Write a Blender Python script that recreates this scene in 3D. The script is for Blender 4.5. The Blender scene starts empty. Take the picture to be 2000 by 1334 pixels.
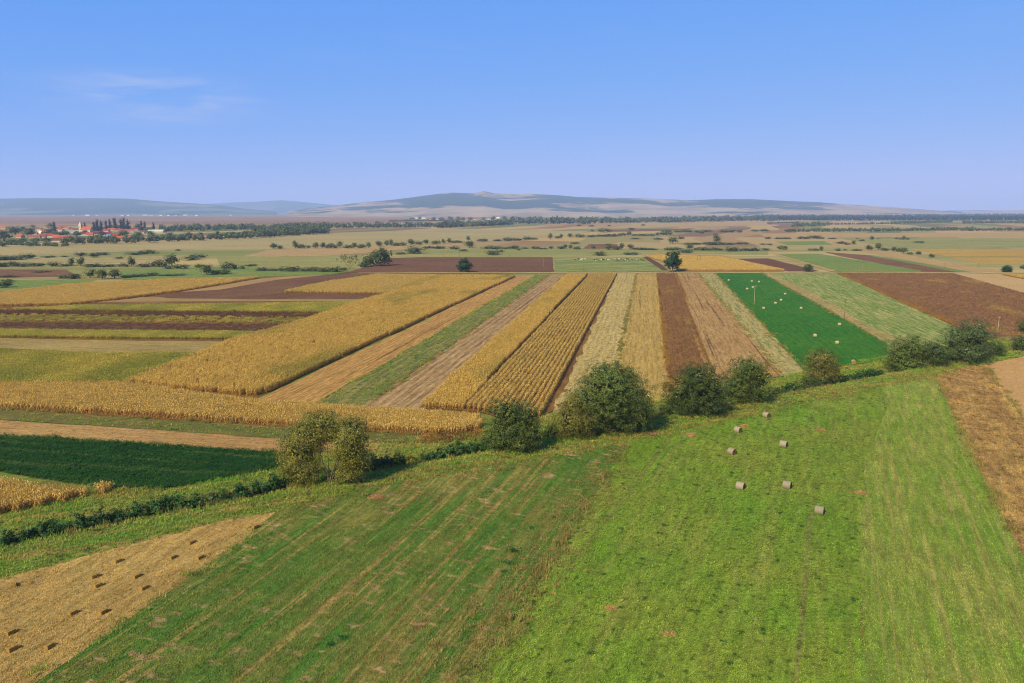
import bpy, bmesh, math, random
import numpy as np
from mathutils import Vector

R = math.radians
sc = bpy.context.scene
COL = sc.collection
rng = np.random.default_rng(7)
random.seed(7)

# ------------------------------------------------------------------ camera, sky, sun, exposure
FOC, CAMH, PITCH = 1540.0, 45.0, R(9.4)          # focal length in photo pixels, height in metres
cam = bpy.data.objects.new('camera', bpy.data.cameras.new('camera'))
COL.objects.link(cam)
sc.camera = cam
cam.location = (0, 0, CAMH)
cam.rotation_euler = (R(90) - PITCH, 0, 0)
cam.data.sensor_width = 36
cam.data.lens = 36 * FOC / 2000
cam.data.clip_start = 1
cam.data.clip_end = 120000

SUN_AZ, SUN_EL = 215.0, 38.0                     # degrees, clockwise from +Y
wd = bpy.data.worlds.new('World')
sc.world = wd
wd.use_nodes = True
wn, wl = wd.node_tree.nodes, wd.node_tree.links
bg = wn['Background']
bg.inputs[1].default_value = 0.085
sky = wn.new('ShaderNodeTexSky')
sky.sky_type = 'NISHITA'
sky.sun_disc = False
sky.sun_elevation = R(SUN_EL)
sky.sun_rotation = R(SUN_AZ)
sky.altitude = 3000
sky.air_density = 1.0
sky.dust_density = 0.3
sky.ozone_density = 2.0
# colour grade of the whole sky: per-channel power, then faint cirrus
sep = wn.new('ShaderNodeSeparateColor')
cmb = wn.new('ShaderNodeCombineColor')
wl.new(sky.outputs[0], sep.inputs[0])
for i, (g, k) in enumerate(((0.80, 0.76), (0.33, 2.20), (0.03, 7.5))):
    p = wn.new('ShaderNodeMath'); p.operation = 'POWER'; p.inputs[1].default_value = g
    m = wn.new('ShaderNodeMath'); m.operation = 'MULTIPLY'; m.inputs[1].default_value = k
    wl.new(sep.outputs[i], p.inputs[0]); wl.new(p.outputs[0], m.inputs[0]); wl.new(m.outputs[0], cmb.inputs[i])
tc = wn.new('ShaderNodeTexCoord')
mp = wn.new('ShaderNodeMapping'); mp.inputs['Scale'].default_value = (2.2, 2.2, 15.0); mp.inputs['Location'].default_value = (5.3, 1.9, 0.35)
wl.new(tc.outputs['Generated'], mp.inputs[0])
cn = wn.new('ShaderNodeTexNoise'); cn.inputs['Scale'].default_value = 2.0; cn.inputs['Detail'].default_value = 6; cn.inputs['Distortion'].default_value = 0.6
wl.new(mp.outputs[0], cn.inputs['Vector'])
cr = wn.new('ShaderNodeMapRange'); cr.inputs[1].default_value = 0.58; cr.inputs[2].default_value = 0.80; cr.inputs[3].default_value = 0.0; cr.inputs[4].default_value = 0.07
wl.new(cn.outputs[0], cr.inputs[0])
# one faint cirrus patch, low in the sky to the left of the view
_cu, _cv = (300 - 1000) / FOC, (667 - 190) / FOC
_cd = Vector((_cu, math.cos(PITCH) + _cv * math.sin(PITCH), -math.sin(PITCH) + _cv * math.cos(PITCH))).normalized()
dv = wn.new('ShaderNodeVectorMath'); dv.operation = 'SUBTRACT'; wl.new(tc.outputs['Generated'], dv.inputs[0]); dv.inputs[1].default_value = _cd
ds = wn.new('ShaderNodeVectorMath'); ds.operation = 'MULTIPLY'; wl.new(dv.outputs[0], ds.inputs[0]); ds.inputs[1].default_value = (1.0, 1.0, 4.2)
dl = wn.new('ShaderNodeVectorMath'); dl.operation = 'LENGTH'; wl.new(ds.outputs[0], dl.inputs[0])
dm = wn.new('ShaderNodeMapRange'); dm.interpolation_type = 'SMOOTHSTEP'; wl.new(dl.outputs['Value'], dm.inputs[0])
for _i, _v in enumerate((0.03, 0.16, 1.0, 0.0)): dm.inputs[_i + 1].default_value = _v
c2 = wn.new('ShaderNodeTexNoise'); c2.inputs['Scale'].default_value = 9.0; c2.inputs['Detail'].default_value = 7; c2.inputs['Roughness'].default_value = 0.62; c2.inputs['Distortion'].default_value = 0.8
m2 = wn.new('ShaderNodeMapping'); m2.inputs['Scale'].default_value = (1.0, 1.0, 5.5); m2.inputs['Rotation'].default_value = (0, R(6), 0); wl.new(tc.outputs['Generated'], m2.inputs[0]); wl.new(m2.outputs[0], c2.inputs['Vector'])
c3 = wn.new('ShaderNodeMapRange'); wl.new(c2.outputs[0], c3.inputs[0])
for _i, _v in enumerate((0.43, 0.68, 0.0, 0.6)): c3.inputs[_i + 1].default_value = _v
cm = wn.new('ShaderNodeMath'); cm.operation = 'MULTIPLY'; wl.new(c3.outputs[0], cm.inputs[0]); wl.new(dm.outputs[0], cm.inputs[1])
ca = wn.new('ShaderNodeMath'); ca.operation = 'ADD'; wl.new(cm.outputs[0], ca.inputs[0]); wl.new(cr.outputs[0], ca.inputs[1])
cx = wn.new('ShaderNodeMix'); cx.data_type = 'RGBA'
wl.new(ca.outputs[0], cx.inputs[0]); wl.new(cmb.outputs[0], cx.inputs[6]); cx.inputs[7].default_value = (4.3, 5.0, 7.4, 1)
wl.new(cx.outputs[2], bg.inputs[0])

sun = bpy.data.objects.new('sun', bpy.data.lights.new('sun', 'SUN'))
COL.objects.link(sun)
sun.data.energy = 4.6
sun.data.angle = R(0.53)
sun.data.color = (1.0, 0.945, 0.86)
SUNV = Vector((math.sin(R(SUN_AZ)) * math.cos(R(SUN_EL)), math.cos(R(SUN_AZ)) * math.cos(R(SUN_EL)), math.sin(R(SUN_EL))))
sun.rotation_euler = SUNV.to_track_quat('Z', 'Y').to_euler()
sun.location = (0, 0, 100)

sc.view_settings.view_transform = 'Standard'
sc.view_settings.look = 'None'
sc.view_settings.gamma = 1
sc.view_settings.exposure = 0.45
sc.render.engine = 'CYCLES'
cy = sc.cycles
cy.max_bounces = 5; cy.diffuse_bounces = 2; cy.glossy_bounces = 1; cy.transmission_bounces = 2
cy.volume_bounces = 0; cy.transparent_max_bounces = 4
cy.use_denoising = True
cy.filter_width = 1.05
cy.denoising_prefilter = 'NONE'

# ------------------------------------------------------------------ projection and terrain helpers
CP, SP = math.cos(PITCH), math.sin(PITCH)
def at(px, py, z=0.0):
    """world x, y of the point of the photograph (2000 x 1334) at height z"""
    u, v = (px - 1000) / FOC, (667 - py) / FOC
    dy, dz = CP + v * SP, -SP + v * CP
    t = (z - CAMH) / dz
    return (u * t, dy * t)
def mpp(x, y, z=0.0):
    """metres per photo pixel at a world point"""
    return (y * CP - (z - CAMH) * SP) / FOC

DITCH_PX = [(-420, 1150), (-200, 1105), (0, 1058), (130, 1032), (240, 1010), (380, 985), (480, 965), (560, 945), (650, 928), (760, 908),
            (880, 888), (980, 868), (1080, 848), (1190, 828), (1300, 806), (1400, 788), (1500, 770), (1600, 752), (1700, 733),
            (1800, 712), (1900, 694), (2000, 678), (2200, 645), (2400, 618)]
DITCH = np.array([at(*p) for p in DITCH_PX])
PROF_S = [-30, -18, -10, -6.5, -3.6, -1.2, 1.2, 3.6, 6.5, 11, 16]
PROF_H = [0, 0.25, 0.75, 0.95, 0.35, -1.1, -1.1, -0.1, 0.35, 0.25, 0]
def ditch_s(x, y):
    x = np.atleast_1d(np.asarray(x, float)); y = np.atleast_1d(np.asarray(y, float))
    best = np.full(x.shape, 1e9); sgn = np.ones(x.shape)
    for a, b in zip(DITCH[:-1], DITCH[1:]):
        d = b - a; L2 = d @ d
        t = np.clip(((x - a[0]) * d[0] + (y - a[1]) * d[1]) / L2, 0, 1)
        ex, ey = x - a[0] - t * d[0], y - a[1] - t * d[1]
        dist = np.hypot(ex, ey)
        s = np.where(d[0] * ey - d[1] * ex >= 0, 1.0, -1.0)
        k = dist < best
        best = np.where(k, dist, best); sgn = np.where(k, s, sgn)
    return best * sgn
def wob(x, y, f=0.06, seed=0.0):
    return (np.sin(x * f * 1.7 + seed) * np.cos(y * f * 1.3 - seed * 2) + 0.5 * np.sin(x * f * 3.9 - y * f * 2.8 + seed)) / 1.5
def hgt(x, y):
    x = np.asarray(x, float); y = np.asarray(y, float)
    s = ditch_s(x, y)
    k = np.clip((30 - np.abs(s)) / 10, 0, 1)
    return np.interp(s, PROF_S, PROF_H) + 0.10 * wob(x, y, 0.35) * k * np.clip(np.abs(s) / 4, 0.3, 1) * (np.abs(s) < 26)
def att(px, py):
    """like at(), but lands on the modelled terrain"""
    z = 0.0
    for _ in range(4):
        x, y = at(px, py, z)
        z = float(hgt([x], [y])[0])
    return (x, y, z)

# ------------------------------------------------------------------ mesh / object helpers
def mesh(name, verts, faces, smooth=False):
    m = bpy.data.meshes.new(name)
    m.from_pydata([tuple(map(float, v)) for v in verts], [], faces)
    if smooth:
        m.polygons.foreach_set('use_smooth', [True] * len(m.polygons))
    m.update()
    return m
def quads_mesh(name, q):
    """q: (N,4,3) array, one loose quad each"""
    n = len(q)
    m = bpy.data.meshes.new(name)
    m.vertices.add(n * 4); m.loops.add(n * 4); m.polygons.add(n)
    m.vertices.foreach_set('co', np.ascontiguousarray(q, np.float32).ravel())
    m.loops.foreach_set('vertex_index', np.arange(n * 4, dtype=np.int32))
    m.polygons.foreach_set('loop_start', np.arange(0, n * 4, 4, dtype=np.int32))
    m.update(calc_edges=True)
    return m
def obj(name, me, mat=None, parent=None, loc=(0, 0, 0), rot=0.0, scale=None):
    o = bpy.data.objects.new(name, me)
    COL.objects.link(o)
    if mat is not None and me is not None and not me.materials:
        for m in (mat if isinstance(mat, (list, tuple)) else [mat]):
            me.materials.append(m)
    o.parent = parent
    o.location = loc
    if rot: o.rotation_euler = (0, 0, rot)
    if scale is not None: o.scale = scale if hasattr(scale, '__len__') else (scale,) * 3
    return o
def tag(o, label, cat=None, group=None, kind=None):
    o['label'] = label
    if cat: o['category'] = cat
    if group: o['group'] = group
    if kind: o['kind'] = kind
    return o
ONES = 'first second third fourth fifth sixth seventh eighth ninth tenth eleventh twelfth thirteenth fourteenth fifteenth sixteenth seventeenth eighteenth nineteenth'.split()
TENS = {2: 'twent', 3: 'thirt', 4: 'fort', 5: 'fift', 6: 'sixt', 7: 'sevent', 8: 'eight', 9: 'ninet'}
def nth(i):
    if i < 19: return ONES[i]
    i += 1
    t, r = divmod(i, 10)
    return TENS[t] + 'ieth' if r == 0 else TENS[t] + 'y-' + ONES[r - 1]
def inside(poly, x, y):
    poly = np.asarray(poly); res = np.zeros(x.shape, bool); n = len(poly); j = n - 1
    for i in range(n):
        xi, yi = poly[i]; xj, yj = poly[j]
        c = ((yi > y) != (yj > y)) & (x < (xj - xi) * (y - yi) / (yj - yi + 1e-12) + xi)
        res ^= c; j = i
    return res

# ------------------------------------------------------------------ materials
EXPK = 0.66
def lin(c, k=None):
    k = EXPK if k is None else k
    return tuple(((v / 255) / 12.92 if v <= 10 else (((v / 255) + 0.055) / 1.055) ** 2.4) * k * w for v, w in zip(c, (1.07, 1.0, 0.66))) + (1.0,)
class NT:
    def __init__(s, name):
        s.m = bpy.data.materials.new(name); s.m.use_nodes = True
        s.t = s.m.node_tree; s.n = s.t.nodes; s.l = s.t.links; s.n.clear()
        s.out = s.n.new('ShaderNodeOutputMaterial')
    def lk(s, a, b): s.l.new(a, b)
    def put(s, sock, v):
        if isinstance(v, (int, float, tuple, list)): sock.default_value = v
        else: s.lk(v, sock)
    def pos(s, ang=0.0):
        g = s.n.new('ShaderNodeNewGeometry').outputs['Position']
        if not ang: return g
        r = s.n.new('ShaderNodeVectorRotate'); r.rotation_type = 'Z_AXIS'; r.inputs['Angle'].default_value = R(ang)
        s.lk(g, r.inputs['Vector']); return r.outputs[0]
    def scale(s, v, k):
        m = s.n.new('ShaderNodeVectorMath'); m.operation = 'MULTIPLY'; s.lk(v, m.inputs[0]); m.inputs[1].default_value = k; return m.outputs[0]
    def noise(s, v, sc_, det=3, rough=0.55, off=None, dist=0.0):
        if off is not None:
            a = s.n.new('ShaderNodeVectorMath'); a.operation = 'ADD'; s.lk(v, a.inputs[0]); a.inputs[1].default_value = (off, off * 1.7, 0); v = a.outputs[0]
        t = s.n.new('ShaderNodeTexNoise'); s.lk(v, t.inputs['Vector']); t.inputs['Scale'].default_value = sc_
        t.inputs['Detail'].default_value = det; t.inputs['Roughness'].default_value = rough; t.inputs['Distortion'].default_value = dist
        return t.outputs[0]
    def rng(s, f, a, b, lo=0.0, hi=1.0):
        r = s.n.new('ShaderNodeMapRange'); s.lk(f, r.inputs[0])
        for i, v in enumerate((a, b, lo, hi)): r.inputs[i + 1].default_value = v
        return r.outputs[0]
    def math(s, op, a, b=0.0):
        m = s.n.new('ShaderNodeMath'); m.operation = op; s.put(m.inputs[0], a); s.put(m.inputs[1], b); return m.outputs[0]
    def mix(s, f, a, b):
        m = s.n.new('ShaderNodeMix'); m.data_type = 'RGBA'; s.put(m.inputs[0], f); s.put(m.inputs[6], a); s.put(m.inputs[7], b); return m.outputs[2]
    def mul(s, c, f):
        m = s.n.new('ShaderNodeVectorMath'); m.operation = 'SCALE'; s.put(m.inputs[0], c); s.put(m.inputs[3], f); return m.outputs[0]
    def sepx(s, v, i):
        x = s.n.new('ShaderNodeSeparateXYZ'); s.lk(v, x.inputs[0]); return x.outputs[i]
    def island(s): return s.n.new('ShaderNodeNewGeometry').outputs['Random Per Island']
    def orand(s): return s.n.new('ShaderNodeObjectInfo').outputs['Random']
    def attr(s, name):
        a = s.n.new('ShaderNodeAttribute'); a.attribute_name = name; return a.outputs['Fac']
    def finish(s, col, rough=0.9, bump=None, bstr=0.4, bdist=0.1, leaf=0.0, spec=0.15):
        b = s.n.new('ShaderNodeBsdfPrincipled'); s.put(b.inputs['Base Color'], col); b.inputs['Roughness'].default_value = rough
        b.inputs['Specular IOR Level'].default_value = spec
        if bump is not None:
            bn = s.n.new('ShaderNodeBump'); bn.inputs['Strength'].default_value = bstr; bn.inputs['Distance'].default_value = bdist
            s.lk(bump, bn.inputs['Height']); s.lk(bn.outputs[0], b.inputs['Normal'])
        o = b.outputs[0]
        if leaf:
            t = s.n.new('ShaderNodeBsdfTranslucent'); s.put(t.inputs[0], col)
            x = s.n.new('ShaderNodeMixShader'); x.inputs[0].default_value = leaf
            s.lk(o, x.inputs[1]); s.lk(t.outputs[0], x.inputs[2]); o = x.outputs[0]
        s.lk(o, s.out.inputs['Surface'])
        return s.m

def field_mat(name, a, b, c=None, ang=10.0, patch=0.03, pr=(0.35, 0.65), streak=None, rows=None, speck=None, wisp=None, bstr=0.5, leaf=0.0, off=0.0, fine=None, lines=None):
    """a/b mixed by patches; c in streaks along the working direction; rows = (spacing, strength, colour); speck = (scale, lo, hi, colour);
    wisp = (scale, lo, hi, colour) lying across the rows; lines = (scale, lo, hi, colour) narrow lines along the rows"""
    t = NT(name)
    p = t.pos(ang)
    col = t.mix(t.rng(t.noise(p, patch, 4, 0.6, off=off + 3.3), *pr), lin(a), lin(b))
    h = None
    if c is not None and streak:
        sp, lo, hi, amt = streak
        v = t.scale(p, (sp, sp * 0.05, sp))
        f = t.rng(t.noise(v, 1.0, 6, 0.7, off=off), lo, hi, 0, amt)
        col = t.mix(f, col, lin(c))
    if lines:
        sp, lo, hi, lc = lines
        f = t.rng(t.noise(t.scale(p, (sp, sp * 0.012, sp)), 1.0, 3, 0.55, off=off + 11), lo, hi)
        f = t.math('MULTIPLY', f, t.rng(t.noise(p, 0.35, 4, 0.7), 0.3, 0.6, 0.15, 1.0))
        col = t.mix(f, col, lin(lc))
    if rows:
        sp, amt, rc = rows
        x = t.sepx(p, 0)
        n = t.noise(p, 0.5, 2)
        ph = t.math('ADD', t.math('MULTIPLY', x, 2 * math.pi / sp), t.math('MULTIPLY', n, 2.2))
        w = t.math('SINE', ph)
        f = t.rng(w, -0.2, 0.9, 0, amt)
        f = t.math('MULTIPLY', f, t.rng(t.noise(p, 0.22, 3, 0.7, off=off + 5), 0.3, 0.65, 0.25, 1.0))
        col = t.mix(f, col, lin(rc)); h = t.rng(w, -1, 1, 1, 0)
    if wisp:
        ws, lo, hi, wc = wisp
        f = t.rng(t.noise(t.scale(p, (0.42, 1.0, 1)), ws, 3, 0.5, off=off + 23), lo, hi)
        f = t.math('MULTIPLY', f, t.rng(t.noise(t.scale(p, (0.22, 0.02, 1)), 1.0, 2, 0.5, off=off + 31), 0.42, 0.6, 0.1, 1.0))
        col = t.mix(f, col, lin(wc))
    if speck:
        ss, lo, hi, scol = speck
        f = t.rng(t.noise(p, ss, 3, 0.65, off=off + 7), lo, hi)
        col = t.mix(f, col, lin(scol))
    if rows or streak:
        q = t.noise(t.scale(p, (1.1, 0.16, 1)), 1.0, 5, 0.75, off=off + 61)
        col = t.mul(col, t.rng(q, 0.32, 0.68, 0.70, 1.30))
    g = t.noise(p, fine or 2.2, 5, 0.75, off=off + 1)
    col = t.mul(col, t.rng(g, 0.28, 0.72, 0.66, 1.34))
    if leaf:
        col = t.mul(col, t.rng(t.island(), 0, 1, 0.78, 1.22))
        return t.finish(col, 0.75, leaf=leaf)
    hh = g if h is None else t.math('ADD', t.math('MULTIPLY', h, 0.5), g)
    return t.finish(col, 0.95, hh, bstr, 0.25, spec=0.05)

GREEN_DK, GREEN, OLIVE, TAN, STRAW, BROWN, SOIL, YEL = (38, 66, 26), (84, 122, 42), (128, 132, 66), (196, 160, 104), (178, 140, 70), (120, 84, 56), (98, 66, 56), (196, 160, 62)

# ------------------------------------------------------------------ ground, with the ditch and its banks
def make_ground():
    t = NT('pasture ground')
    p = t.pos(0)
    y = t.sepx(p, 1)
    n1 = t.noise(t.scale(p, (0.3, 1.6, 1)), 0.006, 5, 0.6)
    near = t.mix(t.rng(n1, 0.42, 0.58), lin((146, 144, 80)), lin((198, 170, 114)))
    near = t.mix(t.rng(t.noise(t.scale(p, (0.25, 1.5, 1)), 0.014, 4, 0.6, off=9), 0.5, 0.66, 0, 0.75), near, lin((124, 132, 68)))
    near = t.mix(t.rng(t.noise(t.scale(p, (0.2, 1.5, 1)), 0.010, 4, 0.6, off=77), 0.56, 0.68, 0, 0.7), near, lin((150, 116, 76)))
    # distant parcels: long narrow plots, each of one colour
    pr = t.pos(-72)
    n = t.n.new('ShaderNodeTexBrick')
    n.offset = 0.37; n.squash = 1.0
    for k, v in (('Scale', 1.0), ('Mortar Size', 0.0), ('Brick Width', 800.0), ('Row Height', 70.0), ('Bias', 0.0)): n.inputs[k].default_value = v
    n.inputs['Color1'].default_value = (0, 0, 0, 1); n.inputs['Color2'].default_value = (1, 1, 1, 1)
    warp = t.n.new('ShaderNodeVectorMath'); warp.operation = 'ADD'
    nz = t.n.new('ShaderNodeTexNoise'); nz.inputs['Scale'].default_value = 0.0012; t.lk(pr, nz.inputs['Vector'])
    t.lk(pr, warp.inputs[0]); t.lk(t.scale(nz.outputs[1], (260, 260, 0)), warp.inputs[1])
    t.lk(warp.outputs[0], n.inputs['Vector'])
    rp = t.n.new('ShaderNodeValToRGB'); t.lk(n.outputs[0], rp.inputs[0])
    e = rp.color_ramp; e.interpolation = 'CONSTANT'
    cs = [(200, 166, 116), (142, 140, 80), (164, 122, 88), (208, 172, 112), (140, 102, 76), (166, 152, 94), (186, 148, 104), (112, 128, 66)]
    e.elements[0].color = lin(cs[0]); e.elements[0].position = 0
    e.elements[1].color = lin(cs[1]); e.elements[1].position = 0.14
    for i, c in enumerate(cs[2:]):
        q = e.elements.new(0.27 + 0.125 * i); q.color = lin(c)
    far = t.mix(0.25, rp.outputs[0], lin((150, 128, 86)))
    col = t.mix(t.rng(y, 850, 1150), near, far)
    # the banks of the ditch, close to the camera: green grass with dry patches
    bank = t.mix(t.rng(t.noise(p, 0.09, 5, 0.65, off=2), 0.4, 0.6), lin((94, 132, 44)), lin((132, 134, 62)))
    bs = t.noise(t.scale(t.pos(68), (0.5, 0.05, 1)), 1.0, 4, 0.65)
    bank = t.mix(t.rng(bs, 0.50, 0.64, 0, 0.8), bank, lin((178, 140, 90)))
    bank = t.mix(t.rng(t.noise(p, 0.05, 4, 0.6, off=41), 0.54, 0.7, 0, 0.7), bank, lin((92, 84, 44)))
    col = t.mix(t.rng(y, 300, 380), bank, col)
    g = t.noise(p, 1.3, 6, 0.75)
    col = t.mul(col, t.rng(g, 0.25, 0.75, 0.75, 1.25))
    mat = t.finish(col, 0.95, g, 0.6, 0.3, spec=0.05)
    # fine sheet around the ditch
    x0, x1, y0, y1, st = -170, 420, 60, 420, 1.25
    xs = np.arange(x0, x1 + 0.1, st); ys = np.arange(y0, y1 + 0.1, st)
    X, Y = np.meshgrid(xs, ys)
    Z = hgt(X.ravel(), Y.ravel())
    nx, ny = len(xs), len(ys)
    V = np.column_stack([X.ravel(), Y.ravel(), Z])
    edge = (np.arange(len(V)) % nx == 0) | (np.arange(len(V)) % nx == nx - 1) | (np.arange(len(V)) // nx == 0) | (np.arange(len(V)) // nx == ny - 1)
    idx = np.arange(nx * ny).reshape(ny, nx)
    Fq = np.stack([idx[:-1, :-1], idx[:-1, 1:], idx[1:, 1:], idx[1:, :-1]], -1).reshape(-1, 4)
    V = V.tolist(); Fq = Fq.tolist()
    B = 42000
    xe, ye = xs[-1], ys[-1]
    def q(a, b, c, d):
        k = len(V); V.extend([(a, b, 0), (c, b, 0), (c, d, 0), (a, d, 0)]); Fq.append([k, k + 1, k + 2, k + 3])
    q(-B, -B, B, y0); q(-B, ye, B, B); q(-B, y0, x0, ye); q(xe, y0, B, ye)
    o = obj('ground', mesh('ground', V, Fq, False), mat)
    tag(o, 'wide flat river plain of pasture and far parcels up to the hills', kind='structure')
make_ground()

# ------------------------------------------------------------------ fields: sheets lying on the ground
def world_poly(px, step=7.0, jit=0.22):
    """pixel polygon -> world polygon with resampled, slightly uneven edges"""
    P = [np.array(at(*p)) for p in px]
    out = []
    for a, b in zip(P, P[1:] + P[:1]):
        L = np.linalg.norm(b - a); far = max(1.0, min(a[1], b[1]) / 220)
        n = max(1, int(L / (step * far)))
        nrm = np.array([-(b - a)[1], (b - a)[0]]) / max(L, 1e-6)
        for i in range(n):
            q = a + (b - a) * i / n
            out.append(q + (nrm * rng.normal(0, jit) if i else 0))
    return np.array(out)
LAYER = [0]
def sheet(name, px, mat, label, jit=0.22, cell=5.0):
    P = world_poly(px, jit=jit)
    LAYER[0] += 1
    z = 0.030 + 0.006 * (LAYER[0] % 40)
    bm = bmesh.new()
    bm.faces.new([bm.verts.new((p[0], p[1], 0)) for p in P])
    bmesh.ops.triangulate(bm, faces=bm.faces[:])
    x0, y0 = P.min(0); x1, y1 = P.max(0)
    s = ditch_s(P[:, 0], P[:, 1])
    if (np.abs(s) < 34).any() and y0 < 420:
        xs = np.arange(math.ceil(x0 / cell) * cell, x1, cell); ys = np.arange(math.ceil(y0 / cell) * cell, min(y1, 420), cell)
        for v, n in [((x, 0, 0), (1, 0, 0)) for x in xs] + [((0, y, 0), (0, 1, 0)) for y in ys]:
            bmesh.ops.bisect_plane(bm, geom=bm.verts[:] + bm.edges[:] + bm.faces[:], plane_co=v, plane_no=n)
        co = np.array([v.co[:2] for v in bm.verts])
        hs = hgt(co[:, 0], co[:, 1]); ss = np.abs(ditch_s(co[:, 0], co[:, 1]))
        for v, h, q in zip(bm.verts, hs, ss): v.co.z = h + z + (0.05 if q < 30 else 0)
    else:
        for v in bm.verts: v.co.z = z
    bm.normal_update()
    for f in bm.faces:
        if f.normal.z < 0: f.normal_flip()
    me = bpy.data.meshes.new(name); bm.to_mesh(me); bm.free()
    o = obj(name, me, mat)
    tag(o, label, kind='structure')
    return o
def az_of(p, q):
    a, b = at(*p), at(*q)
    return math.degrees(math.atan2(b[0] - a[0], b[1] - a[1]))
AZ = 9.8                                              # the long strips beyond the ditch
AZM = az_of((925, 1334), (1215, 880))                 # the mown meadow
AZG = az_of((1890, 1334), (1740, 760))                # the bale meadow
AZS = az_of((70, 1334), (540, 1010))
AZL = az_of((0, 820), (550, 855))                     # cross strips on the left

# --- near side of the ditch
SPEC_MEADOW = dict(a=(102, 122, 52), b=(130, 126, 64), c=(78, 122, 46), ang=AZM, patch=0.05, pr=(0.42, 0.58), streak=(0.5, 0.46, 0.60, 0.8), lines=(1.0, 0.56, 0.62, (176, 148, 88)),
                   wisp=(0.75, 0.57, 0.68, (196, 156, 118)), speck=(1.6, 0.62, 0.74, (80, 92, 42)), fine=1.6)
SPEC_CLOVER = dict(a=(120, 150, 48), b=(140, 150, 60), c=(160, 152, 80), ang=AZG, patch=0.045, streak=(0.33, 0.5, 0.70, 0.6), speck=(0.8, 0.56, 0.70, (72, 104, 36)), fine=1.4, lines=(0.5, 0.62, 0.70, (160, 156, 84)))
SPEC_MOWN = dict(a=(118, 144, 54), b=(138, 146, 68), c=(164, 154, 90), ang=AZG, patch=0.05, streak=(0.9, 0.48, 0.66, 0.7), lines=(1.1, 0.56, 0.63, (180, 166, 98)), speck=(1.6, 0.64, 0.75, (68, 98, 38)), fine=1.6)
SPEC_STRAW = dict(a=(192, 160, 98), b=(182, 146, 92), c=(160, 134, 76), ang=AZS, patch=0.05, streak=(0.6, 0.45, 0.62, 0.7), speck=(2.0, 0.60, 0.74, (124, 90, 42)), fine=2.2)
SPEC_BURNT = dict(a=(176, 142, 90), b=(152, 118, 78), c=(200, 170, 104), ang=AZG + 3, patch=0.12, pr=(0.4, 0.6), streak=(0.3, 0.5, 0.7, 0.55), speck=(0.6, 0.54, 0.68, (122, 104, 48)), fine=1.3)
MEADOW_PX = [(-150, 1500), (70, 1334), (330, 1152), (470, 1062), (535, 1012), (700, 962), (860, 938), (1000, 912), (1130, 888), (1222, 872), (1125, 1020), (1000, 1215), (925, 1334), (800, 1500)]
CLOVER_PX = [(800, 1500), (925, 1334), (1000, 1215), (1125, 1020), (1222, 872), (1350, 842), (1500, 806), (1640, 776), (1720, 760), (1730, 800), (1690, 900), (1680, 1100), (1690, 1500)]
MOWN_PX = [(1690, 1500), (1680, 1100), (1690, 900), (1730, 800), (1720, 760), (1828, 738), (1870, 830), (1930, 950), (2000, 1088), (2200, 1490)]
STRAW_PX = [(-350, 1230), (0, 1140), (150, 1098), (300, 1062), (440, 1026), (540, 1008), (470, 1062), (330, 1152), (70, 1334), (-150, 1500)]
BURNT_PX = [(1828, 738), (1880, 724), (1925, 716), (1962, 765), (2000, 815), (2200, 1080), (2200, 1490), (2000, 1088), (1930, 950), (1870, 830)]
BARE_PX = [(1925, 716), (2000, 700), (2200, 660), (2300, 900), (2200, 1080), (2000, 815), (1962, 765)]
sheet('mown_meadow_field', MEADOW_PX, field_mat('mown meadow', **SPEC_MEADOW), 'streaky green and brown mown meadow between the straw stubble and the bale meadow')
sheet('bale_meadow_field', CLOVER_PX, field_mat('clover meadow', **SPEC_CLOVER), 'bright green clover meadow with seven grey round bales')
sheet('striped_mown_field', MOWN_PX, field_mat('striped meadow', **SPEC_MOWN), 'striped mown grass with pale lines beside the brown scorched field')
sheet('straw_field', STRAW_PX, field_mat('straw stubble', **SPEC_STRAW), 'golden straw stubble wedge with small dark square bales')
sheet('scorched_field', BURNT_PX, field_mat('scorched stubble', **SPEC_BURNT), 'brown and yellow scorched stubble beside the striped mown grass')
sheet('bare_earth_field', BARE_PX, field_mat('bare pale earth', (206, 160, 108), (196, 148, 98), ang=AZG, speck=(0.8, 0.62, 0.74, (170, 122, 78)), fine=1.2), 'pale orange bare earth corner beyond the scorched field')

# --- left side beyond the ditch
SPEC_ALF = dict(a=(44, 88, 24), b=(54, 94, 26), c=(112, 130, 60), ang=AZL, patch=0.05, streak=(0.5, 0.52, 0.68, 0.8), speck=(1.0, 0.6, 0.75, (18, 58, 26)), fine=1.0)
ALF_PX = [(-300, 830), (0, 851), (300, 868), (548, 886), (556, 914), (470, 932), (330, 957), (215, 955), (100, 938), (0, 922), (-300, 905)]
sheet('alfalfa_field', ALF_PX, field_mat('dark alfalfa', **SPEC_ALF), 'dark green alfalfa plot behind the ditch and the dry maize corner')
sheet('cut_maize_field', [(-300, 800), (0, 821), (300, 840), (555, 858), (745, 868), (735, 882), (548, 886), (300, 868), (0, 851), (-300, 830)],
      field_mat('cut maize stubble', (196, 154, 100), (180, 138, 86), (150, 108, 66), ang=AZL, streak=(0.9, 0.5, 0.7, 0.5), speck=(1.1, 0.55, 0.7, (140, 100, 62)), fine=1.6),
      'pale tan stubble strip bordering the dark alfalfa plot')
sheet('fallow_strip_field', [(-300, 782), (0, 799), (500, 831), (850, 853), (935, 846), (860, 868), (745, 868), (555, 858), (300, 840), (0, 821), (-300, 800)],
      field_mat('fallow strip', (122, 108, 60), (104, 108, 54), (150, 120, 72), ang=AZL, streak=(0.6, 0.48, 0.66, 0.7), speck=(0.3, 0.6, 0.7, (74, 104, 44)), fine=1.4),
      'olive brown fallow strip in front of the maize')
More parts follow.
